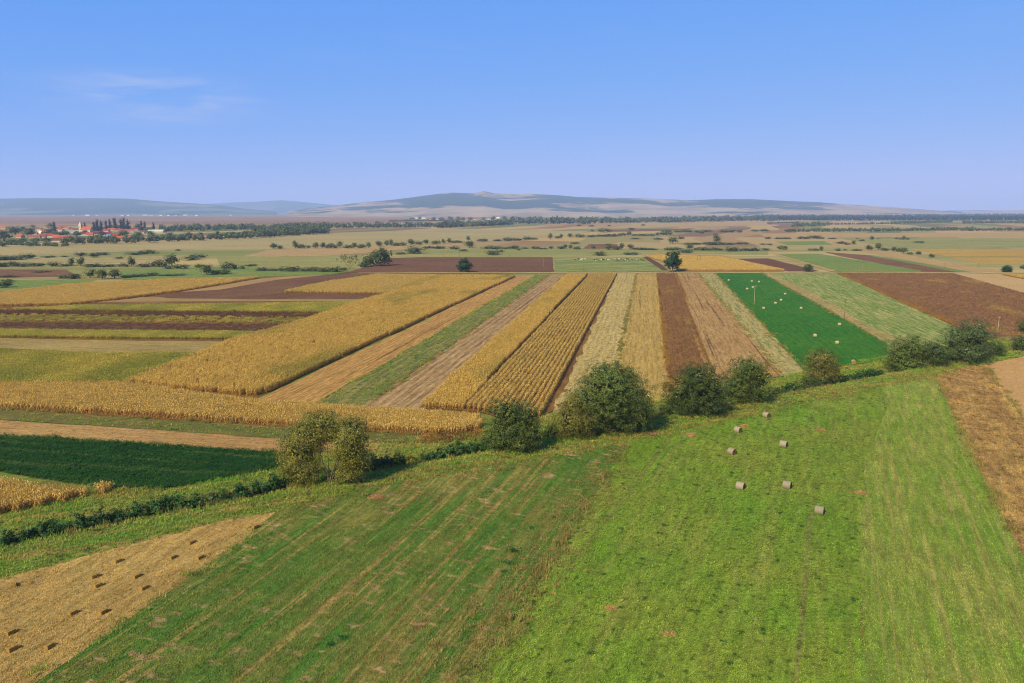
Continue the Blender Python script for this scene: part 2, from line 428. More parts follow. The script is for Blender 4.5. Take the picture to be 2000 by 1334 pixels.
CORNSOIL = field_mat('maize floor', (150, 108, 58), (120, 84, 46), (96, 92, 40), ang=AZ, streak=(0.5, 0.5, 0.7, 0.5))
sheet('maize_floor_field', [(-400, 775), (0, 799), (500, 831), (850, 853), (938, 845), (938, 806), (500, 778), (250, 757), (0, 755), (-400, 745)], CORNSOIL, 'brown soil floor under the ripe orange maize strip')
sheet('maize_floor_field', [(250, 757), (500, 778), (1006, 541), (1000, 533), (842, 534), (757, 577), (600, 628), (455, 668), (392, 694)], CORNSOIL, 'brown soil floor under the broad diagonal maize stand')
sheet('maize_floor_field', [(-400, 745), (0, 755), (250, 757), (392, 694), (455, 668), (600, 628), (757, 577), (842, 534), (720, 533), (500, 541), (330, 547), (140, 557), (0, 573), (-400, 600)], CORNSOIL, 'brown soil floor under the maize bands at the left')
sheet('tan_strip_field', [(-300, 655), (0, 661), (250, 666), (455, 668), (420, 692), (390, 697), (200, 690), (0, 680), (-300, 670)],
      field_mat('tan strip', (184, 154, 98), (160, 136, 80), (140, 120, 70), ang=AZL, streak=(0.5, 0.5, 0.66, 0.7), fine=1.0), 'narrow tan stubble strip cut into the maize on the left')
sheet('dark_soil_field', [(-300, 622), (0, 629), (300, 632), (600, 633), (540, 651), (300, 650), (0, 646), (-300, 640)],
      field_mat('dark soil', (114, 82, 54), (128, 94, 60), (146, 112, 68), ang=AZL, streak=(0.3, 0.5, 0.68, 0.5)), 'dark brown soil strip between yellow crop rows')
sheet('thin_track_field', [(120, 583), (330, 580), (770, 582), (765, 588), (330, 589), (120, 592)],
      field_mat('thin track', (180, 146, 94), (160, 128, 80), ang=AZL), 'thin tan track below the ploughed wedge')
sheet('ploughed_wedge_field', [(300, 579), (420, 563), (540, 546), (660, 536), (735, 534), (640, 549), (548, 573), (760, 577), (756, 585), (500, 585), (330, 583)],
      field_mat('ploughed wedge', (122, 84, 56), (134, 96, 64), (106, 72, 48), ang=AZ + 30, streak=(0.2, 0.45, 0.6, 0.6), fine=0.6), 'dark ploughed wedge between two maize stands')
sheet('tan_wedge_field', [(350, 571), (430, 557), (512, 544), (600, 538), (650, 536), (540, 547), (430, 566)],
      field_mat('tan wedge', (184, 146, 96), (170, 132, 84), ang=AZ + 30), 'slim tan wedge beside the ploughed wedge')

# --- the fan of long strips, left to right
def strip(name, l0, l1, r1, r0, mat, label, extra=None):
    sheet(name, [l0, l1, r1, r0] + (extra or []), mat, label, jit=0.5)
strip('stubble_strip_field', (470, 797), (1010, 540), (1048, 537), (600, 801), field_mat('orange stubble', (204, 156, 90), (190, 144, 84), (156, 110, 60), ang=AZ, streak=(1.6, 0.48, 0.62, 0.8), rows=(1.5, 0.35, (170, 122, 66)), lines=(0.5, 0.62, 0.67, (120, 84, 48)), fine=1.0), 'orange tan stubble strip next to the tall maize edge')
strip('weedy_strip_field', (600, 801), (1048, 537), (1074, 537), (702, 803), field_mat('weedy strip', (122, 122, 60), (100, 112, 52), (172, 146, 92), ang=AZ, streak=(0.9, 0.46, 0.62, 0.8), speck=(0.5, 0.54, 0.66, (72, 96, 44)), fine=0.9), 'green weedy strip between two tan stubble strips')
strip('furrowed_strip_field', (702, 803), (1074, 537), (1108, 536), (818, 812), field_mat('furrowed strip', (188, 150, 104), (172, 132, 90), (128, 94, 64), ang=AZ, streak=(1.5, 0.45, 0.6, 0.8), lines=(0.6, 0.58, 0.64, (112, 80, 54)), rows=(2.4, 0.5, (214, 184, 136)), speck=(0.12, 0.62, 0.7, (104, 116, 60)), fine=0.9), 'furrowed pale brown strip left of the double maize strip')
sheet('maize_strip_floor_field', [(818, 797), (1108, 536), (1206, 533), (1092, 800), (1020, 830), (938, 806)], CORNSOIL, 'brown soil floor under the double maize strip')
strip('pale_stubble_field', (1078, 812), (1206, 534), (1243, 534), (1190, 790), field_mat('pale stubble', (206, 174, 112), (194, 162, 100), (146, 132, 74), ang=AZ, streak=(1.4, 0.5, 0.64, 0.8), rows=(2.0, 0.4, (216, 190, 136)), speck=(0.6, 0.56, 0.66, (120, 116, 62)), fine=0.9), 'pale greenish stubble strip right of the double maize strip')
strip('golden_stubble_field', (1190, 800), (1243, 534), (1285, 534), (1312, 786), field_mat('golden stubble', (206, 168, 96), (192, 154, 86), (154, 126, 66), ang=AZ, streak=(1.3, 0.46, 0.62, 0.8), lines=(0.4, 0.62, 0.66, (110, 92, 48)), rows=(3.2, 0.45, (172, 142, 76)), fine=0.9), 'golden stubble strip behind the largest willow')
strip('sunflower_strip_field', (1304, 790), (1284, 534), (1319, 534), (1390, 740), field_mat('yellow verge', (186, 142, 62), (160, 120, 54), ang=AZ), 'yellow edged floor of the brown dry sunflower strip')
strip('tractor_marked_field', (1380, 742), (1319, 534), (1363, 534), (1534, 738), field_mat('tractor marked', (194, 154, 100), (178, 136, 86), (150, 108, 66), ang=AZ, streak=(1.1, 0.48, 0.64, 0.75), lines=(0.55, 0.58, 0.64, (104, 76, 46)), speck=(0.06, 0.64, 0.7, (198, 158, 72)), fine=0.8), 'tan field with dark tractor lines right of the sunflower strip')
strip('green_striped_field', (1532, 740), (1362, 534), (1396, 534), (1572, 726), field_mat('green striped', (186, 162, 104), (194, 168, 110), (92, 122, 60), ang=AZ, streak=(0.9, 0.49, 0.62, 0.85), speck=(0.5, 0.56, 0.68, (104, 116, 62)), fine=0.9), 'tan and green striped strip beside the emerald bale field')
sheet('emerald_field', [(1396, 533), (1486, 533), (1610, 601), (1732, 672), (1732, 702), (1690, 713), (1570, 727), (1540, 690), (1480, 623)], field_mat('emerald alfalfa', (60, 116, 28), (76, 124, 34), (52, 104, 26), ang=AZ, patch=0.03, pr=(0.4, 0.6), streak=(0.7, 0.5, 0.66, 0.7), rows=(2.6, 0.35, (50, 98, 26)), lines=(0.3, 0.64, 0.68, (92, 128, 48)), fine=0.6, bstr=0.4), 'emerald green alfalfa field with fourteen pale bales and a pole')
sheet('light_green_field', [(1486, 533), (1634, 533), (1760, 590), (1900, 655), (1930, 690), (1732, 690), (1732, 672), (1610, 601)], field_mat('light green rows', (112, 138, 58), (134, 146, 72), (196, 176, 116), ang=az_of((1625, 600), (1520, 545)), streak=(0.9, 0.46, 0.61, 0.85), speck=(0.35, 0.6, 0.7, (84, 124, 46)), fine=0.7), 'light green striped field between the emerald and the brown field')
sheet('tan_verge_field', [(1492, 534), (1502, 534), (1575, 566), (1640, 602), (1700, 640), (1800, 676), (1735, 674), (1612, 602)], field_mat('tan verge', (190, 158, 104), (166, 146, 88), (122, 130, 66), ang=AZ, streak=(0.4, 0.5, 0.62, 0.7), fine=0.7), 'tan verge running down the right edge of the emerald field')
sheet('brown_crop_field', [(1634, 533), (1862, 534), (2000, 573), (2150, 612), (2200, 690), (1990, 668), (1900, 655), (1760, 590)], field_mat('brown crop floor', (146, 106, 76), (130, 94, 68), (170, 126, 60), ang=AZ - 40, patch=0.02, streak=(0.15, 0.55, 0.68, 0.6), fine=0.6), 'brown floor of the large dry crop right of the light green field')
sheet('cream_field', [(1862, 534), (1950, 535), (2000, 542), (2200, 570), (2200, 625), (2000, 573)], field_mat('cream stubble', (208, 170, 120), (196, 158, 108), ang=AZ - 40, fine=0.6), 'cream stubble wedge beyond the brown crop')

# --- the dirt road and the belt behind it
sheet('dirt_road', [(700, 533.6), (1005, 534.2), (1400, 533.6), (1700, 533.6), (2000, 534.4), (2300, 535), (2300, 533.4), (2000, 532.4), (1400, 531.8), (1005, 532.2), (700, 532.2)], field_mat('dirt road', (200, 172, 122), (176, 150, 100), ang=90, streak=(0.4, 0.5, 0.62, 0.5), c=(140, 136, 80)), 'pale dirt road crossing behind the strips', jit=0.1)
sheet('ploughed_field', [(610, 543), (680, 532), (730, 517), (765, 504), (830, 502.6), (1079, 502.6), (1081, 531), (690, 533), (640, 539)], field_mat('ploughed purple', (128, 90, 60), (116, 80, 54), (142, 104, 72), ang=80, patch=0.02, streak=(0.12, 0.5, 0.68, 0.5), fine=0.4), 'large dark purple brown ploughed field with a lone round tree')
sheet('grazed_field', [(1082, 503), (1262, 503), (1296, 531), (1084, 531.8)], field_mat('grazed pasture', (144, 146, 78), (116, 128, 60), (176, 168, 104), ang=60, patch=0.04, streak=(0.12, 0.48, 0.6, 0.7), fine=0.4), 'rough yellow green pasture where the herd grazes')
sheet('brown_triangle_field', [(1256, 503), (1264, 501), (1290, 516), (1305, 528), (1292, 528)], field_mat('brown triangle', (118, 80, 60), (104, 72, 54), ang=0), 'small brown triangle left of the big walnut tree')
sheet('orange_field', [(1256, 499), (1285, 496), (1410, 499), (1535, 527), (1530, 531), (1300, 531), (1318, 520)], field_mat('orange maize floor', (196, 148, 84), (184, 138, 76), ang=70, fine=0.5), 'flat orange tan crop behind the big walnut tree')
sheet('dark_wedge_field', [(1440, 506), (1500, 505), (1600, 530), (1540, 530)], field_mat('dark wedge', (112, 74, 56), (124, 84, 62), ang=0), 'brown ploughed wedge left of the small dark tree')
G1 = field_mat('green parcel', (112, 138, 58), (128, 140, 68), (160, 150, 88), ang=120, patch=0.01, streak=(0.18, 0.48, 0.64, 0.8), fine=0.4)
B1 = field_mat('brown parcel', (138, 96, 66), (120, 84, 60), (164, 124, 78), ang=120, streak=(0.1, 0.5, 0.65, 0.6), fine=0.4)
T1 = field_mat('tan parcel', (196, 160, 110), (184, 148, 98), (170, 140, 84), ang=120, streak=(0.1, 0.5, 0.65, 0.6), fine=0.4)
O1 = field_mat('olive parcel', (150, 146, 82), (176, 160, 98), (122, 130, 68), ang=95, patch=0.006, streak=(0.09, 0.48, 0.62, 0.8), fine=0.3)
Y1 = field_mat('yellow parcel', (198, 158, 76), (186, 146, 70), (170, 140, 66), ang=95, streak=(0.05, 0.5, 0.65, 0.6), fine=0.3)
W1 = field_mat('dry grass parcel', (192, 166, 116), (178, 156, 106), (152, 142, 88), ang=95, patch=0.005, streak=(0.08, 0.48, 0.62, 0.75), fine=0.25)
for i, (nm, mt, lb, P) in enumerate([
    ('pale_track', T1, 'pale track slanting down to the small dark tree', [(1512, 497), (1520, 496.5), (1640, 530), (1622, 531)]),
    ('green_parcel_field', G1, 'green plot right of the pale track with a utility pole', [(1520, 497), (1600, 496), (1800, 529), (1790, 532), (1640, 532)]),
    ('pale_strip_field', T1, 'pale dry strip through the green plots on the right', [(1620, 499), (1650, 500), (1790, 528), (1765, 527)]),
    ('brown_parcel_field', B1, 'long brown plot slanting across the right behind the road', [(1610, 492), (1690, 498), (1880, 533), (1800, 531), (1640, 500)]),
    ('green_edge_field', G1, 'thin green plot beyond the long brown plot', [(1690, 498), (1700, 498), (1920, 533), (1880, 533)]),
    ('tan_parcel_field', T1, 'long tan plot slanting to the right edge behind the road', [(1665, 488), (1725, 490), (1960, 530), (1950, 535), (1905, 533)]),
    ('yellow_maize_floor_field', Y1, 'upper yellow maize plot at the right edge', [(1775, 487), (2200, 488), (2200, 501), (1850, 501)]),
    ('lower_yellow_field', Y1, 'lower yellow maize plot at the right edge', [(1850, 503), (2200, 502.5), (2200, 517), (1920, 515)]),
    ('far_green_field', G1, 'bright green plot on the right among scattered bushes', [(1515, 472), (1610, 471), (1625, 478), (1540, 479)]),
    ('emerald_sliver_field', G1, 'thin dark green sliver at the right edge', [(1910, 480), (2200, 478), (2200, 483), (1930, 482.5)]),
    ('yellow_sliver_field', Y1, 'thin yellow sliver above the green sliver on the right', [(1920, 474), (2200, 471), (2200, 476), (1950, 476.5)]),
    ('striped_olive_field', O1, 'olive striped plots on the right below the tan plain', [(1640, 466), (2200, 464), (2200, 471), (1900, 486), (1760, 486)]),
    ('far_tan_plain', T1, 'tan stubble plain below the tree rows on the right', [(1480, 456), (2300, 453), (2300, 463), (1640, 464), (1500, 466)]),
    ('meadow_band_field', O1, 'green meadow band between bushes above the ploughed field', [(640, 503), (770, 500), (840, 487), (1000, 484), (1500, 489), (1500, 498), (1290, 496), (1080, 502), (770, 502), (700, 520)]),
    ('red_soil_field', B1, 'small red brown plot among the bushes', [(1138, 486), (1150, 477), (1205, 477), (1215, 486)]),
    ('dry_plain', W1, 'dry grass plain in front of the village and riverside trees', [(-300, 495), (0, 480), (300, 474), (640, 455), (900, 447), (1150, 452), (1100, 462), (900, 474), (700, 487), (400, 486), (0, 500)]),
    ('wheat_band_field', T1, 'pale stubble band behind the hedge row left of centre', [(520, 489), (900, 476), (900, 478.5), (770, 489), (640, 500), (470, 502)]),
    ('green_band_field', O1, 'green striped meadow left of the bushy thicket', [(420, 500), (650, 502), (720, 510), (690, 524), (430, 518)]),
    ('ochre_band_field', W1, 'ochre meadow band below the riverside hedge on the left', [(0, 503), (270, 501), (410, 498), (330, 512), (0, 514)]),
    ('grass_band_field', G1, 'green meadow band above the left maize stand', [(230, 529), (430, 522), (690, 530), (640, 537), (500, 541), (240, 547)]),
    ('bare_patch_field', B1, 'reddish rough patch at the left edge', [(-200, 525), (130, 527), (150, 540), (-200, 546)]),
    ('far_green_plot_field', G1, 'green plot at the left edge above the maize', [(-200, 548), (190, 546), (160, 556), (0, 570), (-200, 580)]),
    ('purple_plain', field_mat('purple plain', (150, 112, 88), (178, 142, 108), (136, 108, 84), ang=93, patch=0.002, streak=(0.006, 0.48, 0.58, 0.8), fine=0.05), 'far reddish ploughed plain beyond the village', [(-300, 441), (0, 441), (700, 437), (900, 433), (760, 424), (300, 422), (-300, 422)]),
    ('pink_plain', T1, 'pinkish stubble plain beyond the scattered trees right of centre', [(1180, 447), (1500, 440), (1500, 432), (1250, 436)]),
    ('brown_plain', B1, 'brown soil band right of centre below the far woods', [(1180, 449), (1360, 446), (1340, 450), (1190, 453)]),
]):
    sheet(nm, P, mt, lb, jit=0.4)

# ------------------------------------------------------------------ scattered ground cover and crops (stuff)
def proto_collection(name, meshes):
    c = bpy.data.collections.new(name)
    for i, m in enumerate(meshes):
        c.objects.link(bpy.data.objects.new('%s_%02d' % (name, i), m))
    return c
def scatter_group(name, coll):
    g = bpy.data.node_groups.new(name, 'GeometryNodeTree')
    g.interface.new_socket('Geometry', in_out='INPUT', socket_type='NodeSocketGeometry')
    g.interface.new_socket('Geometry', in_out='OUTPUT', socket_type='NodeSocketGeometry')
    n, l = g.nodes, g.links
    gi, go = n.new('NodeGroupInput'), n.new('NodeGroupOutput')
    ci = n.new('GeometryNodeCollectionInfo'); ci.inputs['Collection'].default_value = coll
    ci.inputs['Separate Children'].default_value = True; ci.inputs['Reset Children'].default_value = True
    ip = n.new('GeometryNodeInstanceOnPoints'); ip.inputs['Pick Instance'].default_value = True
    def attr(nm, ty):
        a = n.new('GeometryNodeInputNamedAttribute'); a.data_type = ty; a.inputs[0].default_value = nm; return a.outputs[0]
    cxyz = n.new('ShaderNodeCombineXYZ'); l.new(attr('rot', 'FLOAT'), cxyz.inputs[2])
    l.new(gi.outputs[0], ip.inputs['Points']); l.new(ci.outputs[0], ip.inputs['Instance'])
    l.new(attr('vid', 'INT'), ip.inputs['Instance Index'])
    l.new(cxyz.outputs[0], ip.inputs['Rotation']); l.new(attr('scl', 'FLOAT_VECTOR'), ip.inputs['Scale'])
    l.new(ip.outputs[0], go.inputs[0])
    return g
def scatter(name, group, pts, rot, scl, nvar, label):
    n = len(pts)
    m = bpy.data.meshes.new(name)
    m.vertices.add(n); m.vertices.foreach_set('co', np.asarray(pts, np.float32).ravel())
    a = m.attributes.new('rot', 'FLOAT', 'POINT'); a.data.foreach_set('value', np.asarray(rot, np.float32))
    a = m.attributes.new('scl', 'FLOAT_VECTOR', 'POINT'); a.data.foreach_set('vector', np.asarray(scl, np.float32).ravel())
    a = m.attributes.new('vid', 'INT', 'POINT'); a.data.foreach_set('value', rng.integers(0, nvar, n).astype(np.int32))
    o = obj(name, m)
    md = o.modifiers.new('scatter', 'NODES'); md.node_group = group
    tag(o, label, kind='stuff')
    return o
def grid_points(poly, ang, dx, dy, jit=0.3):
    """points on rows running along azimuth ang inside a world polygon"""
    poly = np.asarray(poly); a = R(ang)
    ux, uy = np.array([math.cos(a), -math.sin(a)]), np.array([math.sin(a), math.cos(a)])
    U, V = poly @ ux, poly @ uy
    u, v = np.meshgrid(np.arange(U.min(), U.max(), dx), np.arange(V.min(), V.max(), dy))
    u = u.ravel(); v = v.ravel() + rng.uniform(-0.5, 0.5, u.size) * dy * jit * 2
    ujit = rng.normal(0, jit * dx * 0.25, u.size)
    x, y = (u + ujit) * ux[0] + v * uy[0], (u + ujit) * ux[1] + v * uy[1]
    k = inside(poly, x, y)
    return x[k], y[k]
def in_view(x, y, z=1.5, mar=60):
    d = y * CP - (z - CAMH) * SP
    up = y * SP + (z - CAMH) * CP
    px, py = 1000 + FOC * x / d, 667 - FOC * up / d
    return (px > -mar) & (px < 2000 + mar) & (py < 1334 + mar)

# ---- maize: row segments two metres long
def maize_segment(seed, length=2.0, height=1.85, step=0.24):
    r = np.random.default_rng(seed); Q = []; Hh = []
    y = -length / 2 + r.uniform(0, step)
    while y < length / 2:
        bx, by = r.normal(0, 0.05), y + r.normal(0, 0.03)
        h = height * r.uniform(0.86, 1.08); lean = r.normal(0, 0.07, 2)
        top = np.array([bx + lean[0], by + lean[1], h]); base = np.array([bx, by, 0.0])
        w = 0.028
        for dv in (np.array([w, 0, 0]), np.array([0, w, 0])):
            Q.append([base - dv, base + dv, top + dv * 0.4, top - dv * 0.4]); Hh.append(0.35)
        nl = r.integers(8, 12); az0 = r.uniform(0, 6.28)
        for i in range(nl):
            f = 0.16 + 0.80 * i / nl + r.normal(0, 0.02)
            p = base + (top - base) * f
            az = az0 + math.pi * i + r.normal(0, 0.5)
            L = r.uniform(0.5, 0.85) * (1.0 if f < 0.75 else 0.7)
            d = np.array([math.cos(az), math.sin(az), 0]); s = np.array([-d[1], d[0], 0]) * r.uniform(0.04, 0.065)
            s[2] = r.normal(0, 0.02)
            rise = r.uniform(0.12, 0.5) if f > 0.35 else r.uniform(-0.1, 0.15)
            p1 = p + d * L * 0.45 + np.array([0, 0, rise * L]); p2 = p + d * L * r.uniform(0.7, 0.95) + np.array([0, 0, rise * L - r.uniform(0.2, 0.75) * L])
            Q.append([p - s * 0.5, p + s * 0.5, p1 + s, p1 - s]); Hh.append(f)
            Q.append([p1 - s, p1 + s, p2 + s * 0.25, p2 - s * 0.25]); Hh.append(f)
        for k in range(3):
            d = np.array([r.normal(0, 0.10), r.normal(0, 0.10), r.uniform(0.14, 0.26)]); s = np.array([0.02, 0.012, 0])
            Q.append([top - s, top + s, top + d + s * 0.5, top + d - s * 0.5]); Hh.append(1.0)
        y += step * r.uniform(0.8, 1.2)
    m = quads_mesh('maize_row_%d' % seed, np.array(Q))
    a = m.attributes.new('hgt', 'FLOAT', 'FACE'); a.data.foreach_set('value', np.array(Hh, np.float32))
    return m
def maize_mat(name, top, low, green, gr=(0.5, 0.68), gamt=0.8, gscale=0.045):
    t = NT(name); p = t.pos(AZ)
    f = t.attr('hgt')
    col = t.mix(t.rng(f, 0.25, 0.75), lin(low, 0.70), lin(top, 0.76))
    g = t.rng(t.noise(t.scale(p, (1, 0.35, 0)), gscale, 4, 0.6), gr[0], gr[1], 0, gamt)
    g = t.math('MULTIPLY', g, t.rng(t.orand(), 0, 1, 0.4, 1.0))
    col = t.mix(g, col, lin(green))
    col = t.mix(t.rng(t.math('FRACT', t.math('MULTIPLY', t.island(), 91.7)), 0.6, 1.0, 0.0, 0.40), col, lin(green))
    col = t.mul(col, t.rng(t.island(), 0, 1, 0.68, 1.36))
    col = t.mul(col, t.rng(t.orand(), 0, 1, 0.88, 1.14))
    return t.finish(col, 0.7, leaf=0.40)
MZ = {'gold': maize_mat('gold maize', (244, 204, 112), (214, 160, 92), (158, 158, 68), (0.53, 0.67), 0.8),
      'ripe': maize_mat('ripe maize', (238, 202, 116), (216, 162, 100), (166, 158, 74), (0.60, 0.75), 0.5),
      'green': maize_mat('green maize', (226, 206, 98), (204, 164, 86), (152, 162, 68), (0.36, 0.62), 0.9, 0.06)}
MZG = {}
for k, m in MZ.items():
    ms = [maize_segment(100 + i) for i in range(7)]
    for q in ms: q.materials.append(m)
    MZG[k] = scatter_group('maize ' + k, proto_collection('maize_' + k, ms))
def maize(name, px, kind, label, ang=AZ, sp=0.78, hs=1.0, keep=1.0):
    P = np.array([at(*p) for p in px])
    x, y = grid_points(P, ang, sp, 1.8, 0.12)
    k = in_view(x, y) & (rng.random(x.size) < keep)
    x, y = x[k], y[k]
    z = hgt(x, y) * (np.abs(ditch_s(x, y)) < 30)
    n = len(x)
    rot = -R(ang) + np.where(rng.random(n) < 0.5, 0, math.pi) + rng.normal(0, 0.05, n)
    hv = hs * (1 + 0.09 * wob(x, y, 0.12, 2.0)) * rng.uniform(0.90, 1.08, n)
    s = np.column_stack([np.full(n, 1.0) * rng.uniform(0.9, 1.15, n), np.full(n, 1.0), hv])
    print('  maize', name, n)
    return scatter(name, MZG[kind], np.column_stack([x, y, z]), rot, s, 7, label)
TOP = 1.9
maize('maize_crop', [(245, 752), (500, 776), (1007, 541), (1003, 535.5, TOP), (842, 535.5, TOP), (757, 577), (700, 592), (600, 628), (455, 668), (392, 694)], 'gold', 'tall golden maize in a broad diagonal stand left of the stubble strip', sp=0.95, keep=0.92)
maize('maize_crop', [(-250, 745), (0, 757), (245, 752), (392, 696), (200, 686, TOP), (0, 678, TOP), (-250, 668, TOP)], 'green', 'yellow green maize on the left below the narrow tan strip', ang=AZL)
maize('maize_crop', [(-350, 776), (0, 797), (250, 813), (500, 829), (700, 842), (850, 851), (900, 850), (935, 843), (938, 803, TOP), (500, 776, TOP), (245, 755), (0, 757), (-350, 742)], 'ripe', 'ripe orange maize strip whose front faces the ditch', ang=AZL)
maize('maize_crop', [(-200, 1050), (0, 1008), (100, 988), (190, 967), (217, 953), (214, 947, TOP), (130, 944, TOP), (75, 940, TOP), (0, 926, TOP), (-200, 905, TOP)], 'ripe', 'dry orange maize corner at the left edge by the ditch', ang=AZL, sp=0.7)
maize('maize_crop', [(824, 796), (1109, 536.5), (1112, 533, TOP), (1147, 532, TOP), (1030, 663), (905, 800), (870, 802)], 'gold', 'left half of the double maize strip')
maize('maize_crop', [(916, 800), (1036, 664), (1152, 532, TOP), (1204, 531.5, TOP), (1206, 533.5), (1135, 665), (1075, 790), (1050, 818), (1010, 828), (945, 806)], 'ripe', 'right half of the double maize strip with clear rows', sp=1.3)
maize('maize_crop', [(-300, 595), (0, 599), (130, 597), (260, 583), (380, 566), (512, 543), (505, 539, TOP), (330, 542.5, TOP), (140, 552, TOP), (0, 568, TOP), (-300, 590, TOP)], 'ripe', 'yellow maize stand at the far left above the green bands', ang=AZL, sp=1.0, keep=0.9)
maize('maize_crop', [(552, 573), (757, 576), (842, 535.5, TOP), (737, 534, TOP), (645, 547, TOP)], 'ripe', 'yellow maize wedge right of the ploughed wedge', sp=1.0)
maize('maize_crop', [(-300, 606), (0, 607), (300, 610), (640, 613), (704, 592), (500, 589, TOP), (130, 593, TOP), (0, 600, TOP), (-300, 598, TOP)], 'green', 'green yellow maize band under the thin tan track', ang=AZL, sp=1.0, hs=0.85)
maize('maize_crop', [(-300, 655), (0, 660), (250, 663), (488, 664), (530, 652), (250, 650), (0, 647), (-300, 642)], 'green', 'thin yellow maize row above the narrow tan strip', ang=AZL, hs=0.75)
maize('maize_crop', [(-300, 624), (0, 628), (300, 631), (590, 632), (612, 621), (300, 618), (0, 615), (-300, 613)], 'green', 'thin yellow maize row above the dark soil strip', ang=AZL, hs=0.5, keep=0.25)
maize('maize_crop', [(1322, 529.5), (1535, 529.5), (1410, 500, TOP), (1290, 496, TOP), (1262, 498, TOP), (1318, 518)], 'ripe', 'flat orange maize behind the big walnut tree', ang=75, sp=1.5, hs=0.8)
maize('maize_crop', [(1955, 538), (2000, 546), (2100, 560), (2100, 540, TOP), (1975, 533, TOP)], 'gold', 'yellow maize corner at the right edge beside the dark round bush', ang=AZ, sp=1.0)

# ---- dry brown crop (sunflower, soya): one metre plants
def dry_patch(seed, size=1.7, n=16, h=1.0):
    r = np.random.default_rng(seed); Q = []
    for k in range(n):
        b = np.array([r.uniform(-size / 2, size / 2), r.uniform(-size / 2, size / 2), 0]); hh = h * r.uniform(0.6, 1.1)
        t = b + np.array([r.normal(0, 0.08), r.normal(0, 0.08), hh])
        s = np.array([0.035, 0.02, 0])
        Q.append([b - s, b + s, t + s * 0.6, t - s * 0.6])
        for j in range(5):
            f = r.uniform(0.35, 1.0); p = b + (t - b) * f; az = r.uniform(0, 6.28)
            d = np.array([math.cos(az), math.sin(az), r.uniform(-0.7, 0.5)]) * r.uniform(0.14, 0.3); q = np.array([-d[1], d[0], r.normal(0, 0.05)]) * 0.4
            Q.append([p, p + d * 0.5 + q, p + d, p + d * 0.5 - q])
    return quads_mesh('dry_patch_%d' % seed, np.array(Q))
def dry_mat(name, a, b, y, yr=(0.56, 0.68)):
    t = NT(name); p = t.pos(AZ)
    col = t.mix(t.island(), lin(a), lin(b))
    col = t.mix(t.rng(t.noise(t.scale(p, (1, 0.5, 0)), 0.035, 4, 0.65), yr[0], yr[1], 0, 0.8), col, lin(y))
    return t.finish(t.mul(col, t.rng(t.orand(), 0, 1, 0.8, 1.2)), 0.8, leaf=0.15)
DRY = {'brown': dry_mat('dry brown crop', (152, 110, 76), (178, 134, 96), (198, 164, 88)), 'yellow': dry_mat('dry yellow crop', (198, 148, 66), (168, 118, 56), (120, 80, 54), (0.5, 0.62))}
DRY['dark'] = dry_mat('dark dry crop', (118, 80, 56), (144, 102, 70), (190, 146, 74), (0.58, 0.7))
DRYG = {}
for k, m in DRY.items():
    ms = [dry_patch(300 + i) for i in range(6)]
    for q in ms: q.materials.append(m)
    DRYG[k] = scatter_group('dry ' + k, proto_collection('dry_' + k, ms))
def dry(name, px, kind, label, ang=AZ, sp=1.5, hs=1.0, keep=1.0):
    P = np.array([at(*p) for p in px])
    x, y = grid_points(P, ang, sp, 1.5, 0.25)
    k = in_view(x, y) & (rng.random(x.size) < keep); x, y = x[k], y[k]; n = len(x)
    print('  dry', name, n)
    return scatter(name, DRYG[kind], np.column_stack([x, y, np.full(n, 0.02)]), rng.choice([0, 1, 2, 3], n) * math.pi / 2 - R(ang), np.column_stack([np.full(n, 0.72), np.full(n, 1.05), rng.uniform(0.75, 1.1, n) * hs]), 6, label)
dry('sunflower_crop', [(1308, 745), (1288, 535), (1318, 534.5), (1380, 722), (1345, 740)], 'brown', 'brown dry sunflower strip in rows behind the dark bushes', sp=1.6, hs=1.2)
dry('sunflower_crop', [(1640, 534.5), (1860, 535), (2000, 574), (2120, 604), (2120, 660), (1990, 660), (1905, 648), (1762, 588)], 'brown', 'large brown dry crop on the right with yellow patches', ang=AZ - 40, sp=1.7)
dry('soya_crop', [(-250, 612), (0, 615), (300, 619), (560, 622), (612, 618), (640, 613), (300, 610), (0, 607.5), (-250, 605)], 'dark', 'brown and orange dry crop band below the green maize band', ang=AZL, sp=1.5)
dry('soya_crop', [(-250, 640), (0, 646), (300, 650), (530, 652), (600, 634), (300, 632), (0, 630), (-250, 625)], 'dark', 'dark brown dry crop band above the thin yellow maize row', ang=AZL, hs=0.6, keep=0.7)
dry('yellow_verge_weeds', [(1302, 770), (1284, 534.5), (1289, 534.5), (1313, 770)], 'yellow', 'yellow dry weeds along the left edge of the sunflower strip', sp=1.3, hs=0.7)
dry('yellow_verge_weeds', [(1318, 534.5), (1322, 534.5), (1392, 726), (1380, 726)], 'yellow', 'yellow dry weeds along the right edge of the sunflower strip', sp=1.3, hs=0.6)
dry('yellow_verge_weeds', [(1632, 533.5), (1644, 534.5), (1905, 646), (1900, 656), (1760, 592)], 'yellow', 'yellow dry weeds between the light green and the brown field', ang=AZ - 40, sp=1.4, hs=0.8)
dry('ditch_reeds', [(815, 858), (940, 842), (945, 858), (880, 866), (820, 872)], 'yellow', 'pale dry reeds at the corner of the orange maize strip', sp=1.3, hs=1.2)
dry('ditch_reeds', [(185, 968), (215, 952), (250, 948), (300, 956), (270, 966), (120, 988)], 'yellow', 'straw coloured reeds in front of the dry maize corner', sp=1.3, hs=0.6, keep=0.7)

